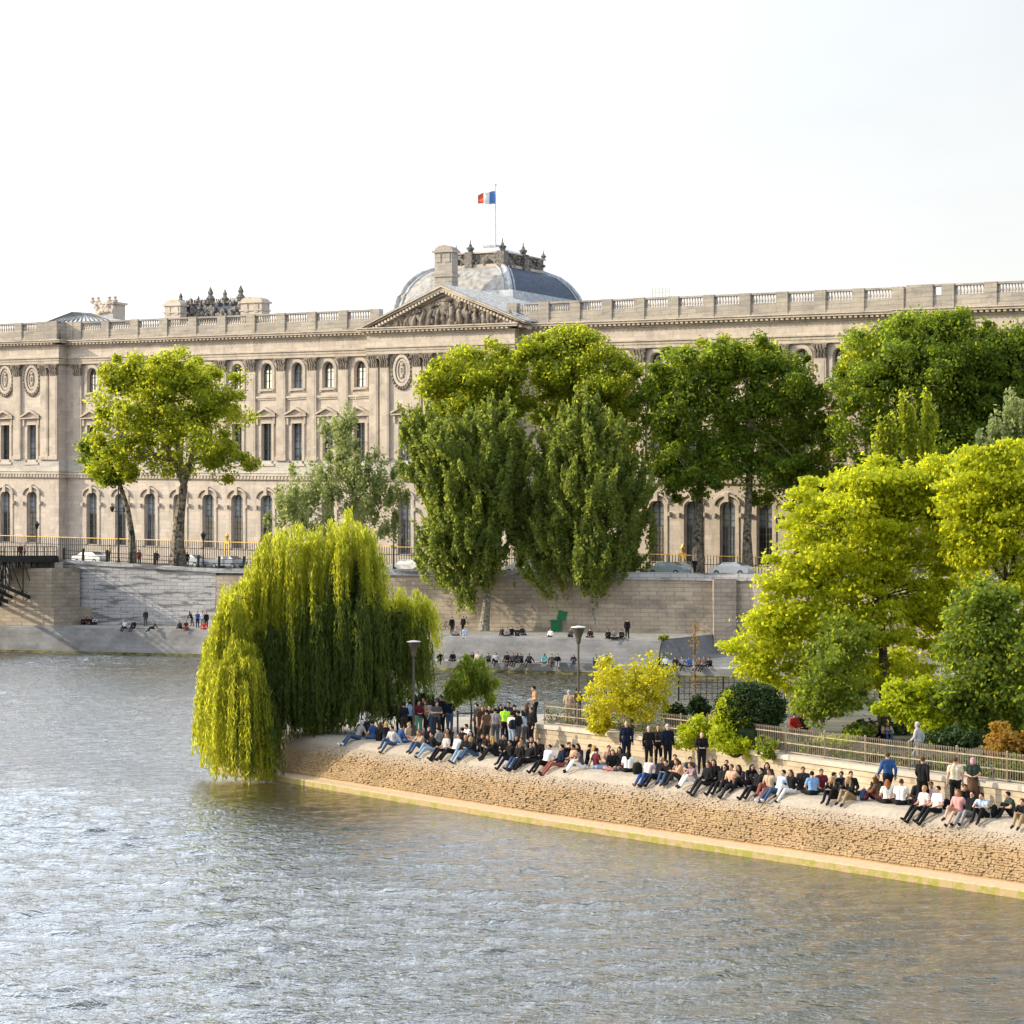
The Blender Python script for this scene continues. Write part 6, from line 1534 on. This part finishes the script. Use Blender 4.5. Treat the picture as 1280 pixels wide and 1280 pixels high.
# --- edge, right of middle ---
edge(869, 'edgeknees', 'short', 'hairbrown', 'mauve', 'white', 'person in a mauve grey top and white trousers')
edge(884, 'edge', 'long', 'hairbrown', 'black', 'dark', 'light brown haired woman in a black jacket holding a yellow drink', j=8)
sit(893, 3.3, 160, 'cross', 'long', 'hairdark', 'black', 'black', 'dark haired woman in black close behind the light brown haired one')
edge(902, 'edgeback', 'long', 'hairdark', 'black', 'black', 'dark long haired woman in a black coat with legs crossed down the slope')
edge(916, 'edgechat', 'short', 'hairbrown', 'peach', 'dark', 'person in a skin toned top with dark trousers left of the bowed woman')
edge(928, 'edgeknees', 'long', 'hairdark', 'dark', 'black', 'woman with long dark hair bowing over her phone', p=3.0)
edge(946, 'edgeback', 'short', 'hairdark', 'black', 'black', 'black haired man in a black jacket over a cream shirt, legs stretched')
sit(959, 4.0, 170, 'cross', 'long', 'hairdark', 'dark', 'black', 'dark person sitting back behind the plaid trousers')
edge(963, 'edgechat', 'short', 'hairbrown', 'beige', 'plaid', 'person in beige with red brown plaid trousers', p=2.7)
edge(973, 'edgeback', 'short', 'hairdark', 'paleblue', 'denim', 'dark haired man in a pale grey blue T-shirt and blue jeans', sleeve='short', shoe='white')
edge(990, 'edgechat', 'long', 'hairbrown', 'black', 'white', 'long brown haired woman in black T-shirt and white trousers', p=2.9)
sit(1004, 4.0, 170, 'cross', 'short', 'hairbrown', 'dark', 'dark', 'person in a dark vest facing the camera in the circle of friends')
sit(1016, 3.0, 10, 'cross', 'short', 'hairdark', 'skyblue', 'black', 'man in a light blue shirt seen from behind in the circle of friends', sleeve='short')
sit(1026, 4.1, 185, 'cross', 'short', 'hairbrown', 'maroon', 'dark', 'man in a dark red shirt facing the camera behind the light blue shirt')
sit(1036, 3.6, 240, 'hug', 'short', 'hairdark', 'cream', 'darkgrey', 'dark haired person in cream next to the long blonde hair')
edge(1043, 'edgeknees', 'long', 'blonde', 'black', 'black', 'woman with very long blonde hair in a black top on the edge', p=2.8)
sit(1063, 4.0, 180, 'cross', 'short', 'hairdark', 'black', 'dark', 'black haired person hidden behind the blonde brown hair')
edge(1064, 'edgeknees', 'long', 'blonde', 'black', 'khaki', 'woman with blonde brown hair in black jacket and khaki trousers bending left', p=2.9, j=15)
# --- edge, right ---
sit(1101, 3.4, 60, 'hug', 'long', 'hairbrown', 'brown', 'maroon', 'brown haired person with maroon trousers left of the white shirts')
sit(1110, 3.1, 5, 'cross', 'long', 'ginger', 'white', 'black', 'red haired woman in a white shirt with back turned, left of two', sleeve='short')
sit(1126, 3.1, 340, 'cross', 'bun', 'hairbrown', 'white', 'black', 'woman with a brown bun and white shirt, back turned, right of two')
sit(1146, 3.9, 200, 'sideknees', 'short', 'hairdark', 'dark', 'maroon', 'dark haired person with maroon trousers behind the striped shirt')
edge(1154, 'edge', 'short', 'blonde', 'striped', 'black', 'blond man in a pink and white striped shirt', sleeve='short')
sit(1164, 3.8, 170, 'cross', 'short', 'hairdark', 'striped', 'dark', 'dark haired person peeking out between the striped shirt and white T-shirt')
edge(1171, 'edge', 'short', 'hairdark', 'white', 'black', 'dark haired person in a white T-shirt with black trousers', sleeve='short')
edge(1199, 'edgechat', 'long', 'ginger', 'pink', 'tan', 'red blond woman in a pink white top with bare legs', legs='shorts')
edge(1211, 'edgeback', 'short', 'hairdark', 'black', 'grey', 'person in a black jacket with grey trousers stretched down the slope', shoe='black')
edge(1230, 'edgeknees', 'short', 'hairdark', 'paleblue', 'black', 'boyish man in a pale blue jumper with navy panel, looking down', p=2.7)
sit(1267, 3.4, 105, 'hug', 'short', 'hairdark', 'darkgreen', 'black', 'man in a dark green top sitting side on with knees drawn up')
edge(1281, 'edge', 'short', 'hairbrown', 'black', 'khaki', 'man in a black polo and khaki trousers cut by the right edge')
# --- walking at right ---
st(1110, 1003, 15, 'walk', 'short', 'hairbrown', 'blue', 'navy', 'man in a blue jumper and dark shorts walking away', legs='shorts', scale=1.05, sleeve='long')
st(1153, 1008, 330, 'walk', 'short', 'hairbrown', 'black', 'black', 'person in a black coat walking away with arms out', scale=1.03)
st(1194, 1012, 350, 'stand', 'short', 'hairbrown', 'cream', 'black', 'man in a beige grey jacket and dark trousers, back turned', scale=1.06)
st(1216, 1009, 170, 'hands', 'scarf', 'headpink', 'darkgreen', 'brown', 'person in a pink headscarf, dark green top and long brown skirt', skirt=True, scale=1.02)
# --- in the garden ---
GQ = 'people behind the garden fence'
st(711, 907, 350, 'hands', 'short', 'hairgrey', 'beige', 'khaki', 'grey haired person in beige behind the fence by the lamp', z=3.0, grp=GQ)
st(722, 905, 20, 'hands', 'short', 'hairdark', 'brown', 'brown', 'dark haired person in brown beside the grey haired one behind the fence', z=3.0, grp=GQ)
person(G(992, 915, 3.0), R(200), 'cross', 'short', 'hairbrown', 'red', 'dark', 'person in a red top sitting behind the fence right of the round bush', GQ)
person(G(1002, 914, 3.0), R(160), 'cross', 'short', 'hairdark', 'black', 'black', 'person in black sitting next to the red top behind the fence', GQ)
person(G(1107, 926, 3.0), R(190), 'hug', 'long', 'hairbrown', 'beige', 'denim', 'person in beige and jeans sitting at the foot of the big trunk', GQ)
person(G(1088, 927, 3.0), R(150), 'cross', 'short', 'hairdark', 'rust', 'dark', 'person in a rust top sitting just left of the big trunk', GQ)
person(G(1096, 926, 3.0), R(170), 'cross', 'short', 'hairdark', 'black', 'black', 'person in black between the rust top and the beige one by the trunk', GQ)
person(G(878, 903, 3.0), R(180), 'cross', 'bald', None, 'cream', 'grey', 'bald person whose head shows above the vine, left of two heads', GQ, skin=0)
person(G(885, 904, 3.0), R(185), 'cross', 'short', 'hairbrown', 'beige', 'grey', 'brown haired person whose head shows above the vine, right of two heads', GQ)
st(1148, 959, 60, 'walk', 'short', 'hairgrey', 'palegrey', 'grey', 'white haired person walking behind the fence above the black coat', z=3.0, grp=GQ)
# --- far quay ---
FQ = 'people on the far quay'
def far(x, y, z, deg, pose, hair, hc, top, bot, label, **k): return person(G(x, y, z), R(deg), pose, hair, hc, top, bot, label, FQ, **k)
zU, zL2 = 2.8, 1.0
far(105, 781, zU, 170, 'hug', 'short', 'hairdark', 'dark', 'black', 'leftmost of four people huddled against the pale quay wall')
far(109, 780.5, zU, 200, 'cross', 'short', 'hairbrown', 'maroon', 'dark', 'person in dark red second from left in the huddle of four by the pale wall')
far(114, 781, zU, 150, 'cross', 'short', 'hairdark', 'black', 'dark', 'person in black third from left in the huddle of four by the pale wall')
far(119, 781, zU, 180, 'hug', 'short', 'hairdark', 'palegrey', 'dark', 'rightmost of four people huddled against the pale quay wall, in pale grey')
far(156, 785.5, 2.74, 165, 'edge', 'short', 'hairbrown', 'paleblue', 'navy', 'person in pale blue sitting on the left quay edge')
far(167, 785.8, 2.74, 165, 'edge', 'short', 'hairdark', 'black', 'navy', 'person in black sitting on the left quay edge next to the pale blue one')
far(182, 782.5, zU, 180, 'stand', 'short', 'hairdark', 'dark', 'darkgrey', 'lone dark figure standing on the left quay against the pale wall')
far(191, 786.2, 2.74, 150, 'edgeback', 'short', 'hairdark', 'darkgrey', 'black', 'person in dark grey leaning back with legs over the left quay edge')
far(226, 786, zU, 150, 'hug', 'short', 'hairdark', 'dark', 'dark', 'dark seated person at the left end of the group beside the willow')
far(233, 786, zU, 170, 'cross', 'short', 'hairbrown', 'maroon', 'red', 'seated person in maroon and red left of the willow')
far(240, 783, zU, 120, 'lean', 'short', 'hairdark', 'black', 'darkgrey', 'person in black stooping over the group left of the willow')
far(247, 784.5, zU, 190, 'stand', 'short', 'hairdark', 'blue', 'navy', 'person standing in a bright blue jacket left of the willow')
far(253, 784, zU, 170, 'stand', 'short', 'hairbrown', 'paleblue', 'grey', 'person standing in pale blue grey right of the blue jacket')
far(258, 784.5, zU, 190, 'stand', 'short', 'hairdark', 'black', 'black', 'person in black standing closest to the willow on the far quay')
far(256, 787, zU, 160, 'cross', 'short', 'hairdark', 'red', 'red', 'person in red seated at the feet of the group beside the willow')
far(542, 792, zU, 90, 'stand', 'short', 'hairdark', 'white', 'darkgrey', 'person in white standing right of the willow top on the far quay', scale=.9)
far(565, 793, zU, 200, 'stand', 'short', 'hairdark', 'black', 'dark', 'dark person standing beside the bicycle')
far(579, 792.5, zU, 150, 'stand', 'short', 'hairdark', 'black', 'black', 'dark person standing left of the left poplar trunk')
far(571, 795, 2.78, 160, 'cross', 'short', 'hairdark', 'grey', 'black', 'person in grey seated in front of the two dark standing figures')
far(581, 795, 2.78, 180, 'edge', 'short', 'hairbrown', 'paleblue', 'paledenim', 'person in pale blue seated on the upper quay edge below the left poplar')
for i, (x, t_, lab) in enumerate(((629, 'dark', 'leftmost of the tight group of five on the upper quay'), (634, 'grey', 'person in grey second from left in the tight group of five'), (640, 'black', 'person in black in the middle of the tight group of five'), (646, 'navy', 'person in navy fourth from left in the tight group of five'), (653, 'dark', 'rightmost of the tight group of five on the upper quay'))):
    far(x, 794.5+(i % 2)*.8, 2.78, 150+15*i, ('hug', 'cross', 'edgechat', 'hug', 'edge')[i], 'short', 'hairdark', t_, 'dark', lab)
far(688, 797, 2.76, 165, 'edge', 'short', 'hairdark', 'white', 'dark', 'person in white sitting on the upper quay edge below the green boxes')
far(738, 797.5, 2.78, 170, 'cross', 'short', 'hairdark', 'dark', 'black', 'dark person seated on the upper quay right of the tall lamp')
far(714, 797, 2.76, 165, 'edgechat', 'short', 'hairbrown', 'darkgrey', 'dark', 'dark grey person seated on the upper quay edge left of the tall lamp')
for i, (x, t_) in enumerate(((761, 'black'), (768, 'grey'), (776, 'dark'))):
    far(x, 798.5, zU, 160+20*i, 'hug' if i != 1 else 'cross', 'short', 'hairdark', t_, 'black', ('person in black seated furthest left below the right poplar trunk', 'person in grey seated in the trio left of the lone standing figure', 'dark person seated at the feet of the lone standing figure')[i])
far(784, 798, zU, 190, 'stand', 'short', 'hairdark', 'black', 'black', 'lone figure in black standing right of the right poplar on the quay', scale=1.05)
led = [(531,'red','maroon','person in red seated first on the lower ledge beside the willow'), (537,'maroon','dark','person in maroon on the lower ledge next to the red one'), (550,'black','black','dark person alone on the lower ledge above the feathery tree left'), (566,'black','dark','person in black on the lower ledge left of the feathery tree'),
 (590,'dark','grey','dark person on the lower ledge above the feathery tree'), (597,'cream','dark','person in cream on the lower ledge above the feathery tree'), (611,'darkgrey','black','person in dark grey on the lower ledge right above the feathery tree'), (620,'palegrey','navy','person in pale grey on the lower ledge right of the feathery tree'),
 (634,'black','dark','first of four dark people in a row on the lower ledge'), (640,'darkgrey','black','second of four dark people in a row on the lower ledge'), (646,'black','black','third of four dark people in a row on the lower ledge'), (652,'navy','dark','fourth of four dark people in a row on the lower ledge'),
 (662,'dark','black','larger dark person alone right of the four in a row'), (681,'teal','darkgrey','person in teal on the lower ledge'), (690,'darkgrey','dark','person in dark grey between the teal one and the lamp'), (697,'black','grey','person in black right of the pair beside the teal one'), (717,'dark','denim','dark person on the lower ledge just left of the lamp pole'),
 (745,'blue','navy','person in bright blue on the lower ledge right of the lamp'), (758,'white','dark','person in white on the lower ledge right of the bright blue one'), (823,'dark','dark','dark person above the golden bush on the lower ledge'), (832,'paleblue','dark','pale blue person above the golden bush on the lower ledge'), (845,'black','dark','person in black left of the bare sapling on the ledge'), (853,'grey','dark','person in grey just left of the bare sapling on the ledge'),
 (862,'blue','dark','person in blue by the bare sapling on the ledge'), (873,'brown','dark','person in brown right of the bare sapling on the ledge'), (880,'darkgrey','dark','dark grey person right of the bare sapling on the ledge'), (888,'black','black','last dark person on the ledge before the yellow green tree')]
for i, (x, t_, b__, lab) in enumerate(led):
    y = 826.5+ (x-560)*.024
    far(x, y, zL2-.02, 165+((i*37) % 40)-20, ('edge', 'hug', 'edgechat', 'cross', 'edgeback')[i % 5], ('short', 'long', 'short')[i % 3], ('hairdark', 'hairbrown')[i % 2], t_, b__, lab)
# upper street walkers
for x, D, t_, lab in ((26, 252, 'dark', 'person in dark clothes on the footbridge landing at far left'), (31, 252, 'pink', 'person in pink on the footbridge landing'), (196, 246, 'dark', 'dark pedestrian by the railing left of the thick plane trunk'), (234, 247, 'dark', 'dark pedestrian behind the railing right of the thick plane trunk'), (137, 248, 'beige', 'person in beige by the railing left of the slim trunk'), (174, 250, 'red', 'person in red right of the slim trunk'), (868, 226, 'navy', 'person in navy standing at the foot of the street tree trunk')):
    person((PX(x, D), D, zs(x)+(.5 if x < 150 else .1)), R(90 if x % 2 else 190), 'walk' if x % 2 == 0 else 'stand', 'short', 'hairdark', t_, 'dark', lab, 'pedestrians on the upper street')
# --- bags ---
def bag(loc_, c, label, s=1.0, rz=0, nm='backpack', cat='bag'):
    o = empty(nm, loc_, rz); o.scale = (s, s, s); tag(o, label, cat); mb = MB()
    mb.lathe((0,0,0), [(.13,0),(.17,.05),(.18,.2),(.15,.36),(.07,.43)], 10, .65); mb.build('body', cm(c), o, smooth=True)
    mb = MB()
    for k in (-.07, .07): mb.tube([(k,.10,.36),(k*1.2,.19,.28),(k*1.2,.19,.12),(k,.11,.05)], .018, 5)
    mb.tube([(-.03,0,.42),(0,0,.50),(.03,0,.42)], .012, 5); mb.build('strap', cm('dark'), o); 
    mb = MB(); mb.box(-.09,.09,-.16,-.11,.06,.2); mb.build('pocket', cm(c), o)
def eb(x, p_, z=2.08): q, nn = edge_at(x, p_); return (q.x, q.y, z)
bag(eb(797, 3.0), 'black', 'upright black backpack standing on the walkway by the white shirt', 1.15)
bag(eb(1080, 3.2), 'denim', 'blue denim bag lying right of the khaki trousers', 1.0, .6)
bag(eb(1243, 2.9), 'black', 'black bag with blue cloth right of the pale blue jumper', 1.0, 1)
bag(eb(609, 3.1), 'cream', 'round beige bag in front of the brown haired person', .8, .3, 'handbag')
bag(eb(1183, 3.3), 'black', 'small black bag between the white T-shirt and the bare legs', .9, .3)
bag((bpk.location.x+.02, bpk.location.y-.24, 3.02), 'navy', 'navy backpack worn over a white shirt near the middle', 1.0, math.pi)
bag(eb(468, 5.5), 'white', 'white carrier bag on the ground under the willow', .7, .2, 'carrier_bag')
for i, (x, p_, c, lab) in enumerate(((770, 3.0, 'green', 'green bottle beside the woman in sunglasses'), (888, 2.9, 'yellow', 'yellow drink cup held near the light brown haired woman'), (1021, 3.5, 'green', 'green bottle inside the circle of friends'), (1136, 3.2, 'dark', 'dark bottle right of the brown bun'))):
    mb = MB(); mb.lathe((0,0,0), [(.035,0),(.037,.16),(.015,.22),(.013,.28)], 8); tag(mb.build('bottle', cm(c), None, eb(x, p_), smooth=True), lab, 'bottle')
for o in list(sc.objects):
    if o.type == 'MESH' and o.name.startswith(('crown', 'hanging', 'inner_fol')): pass
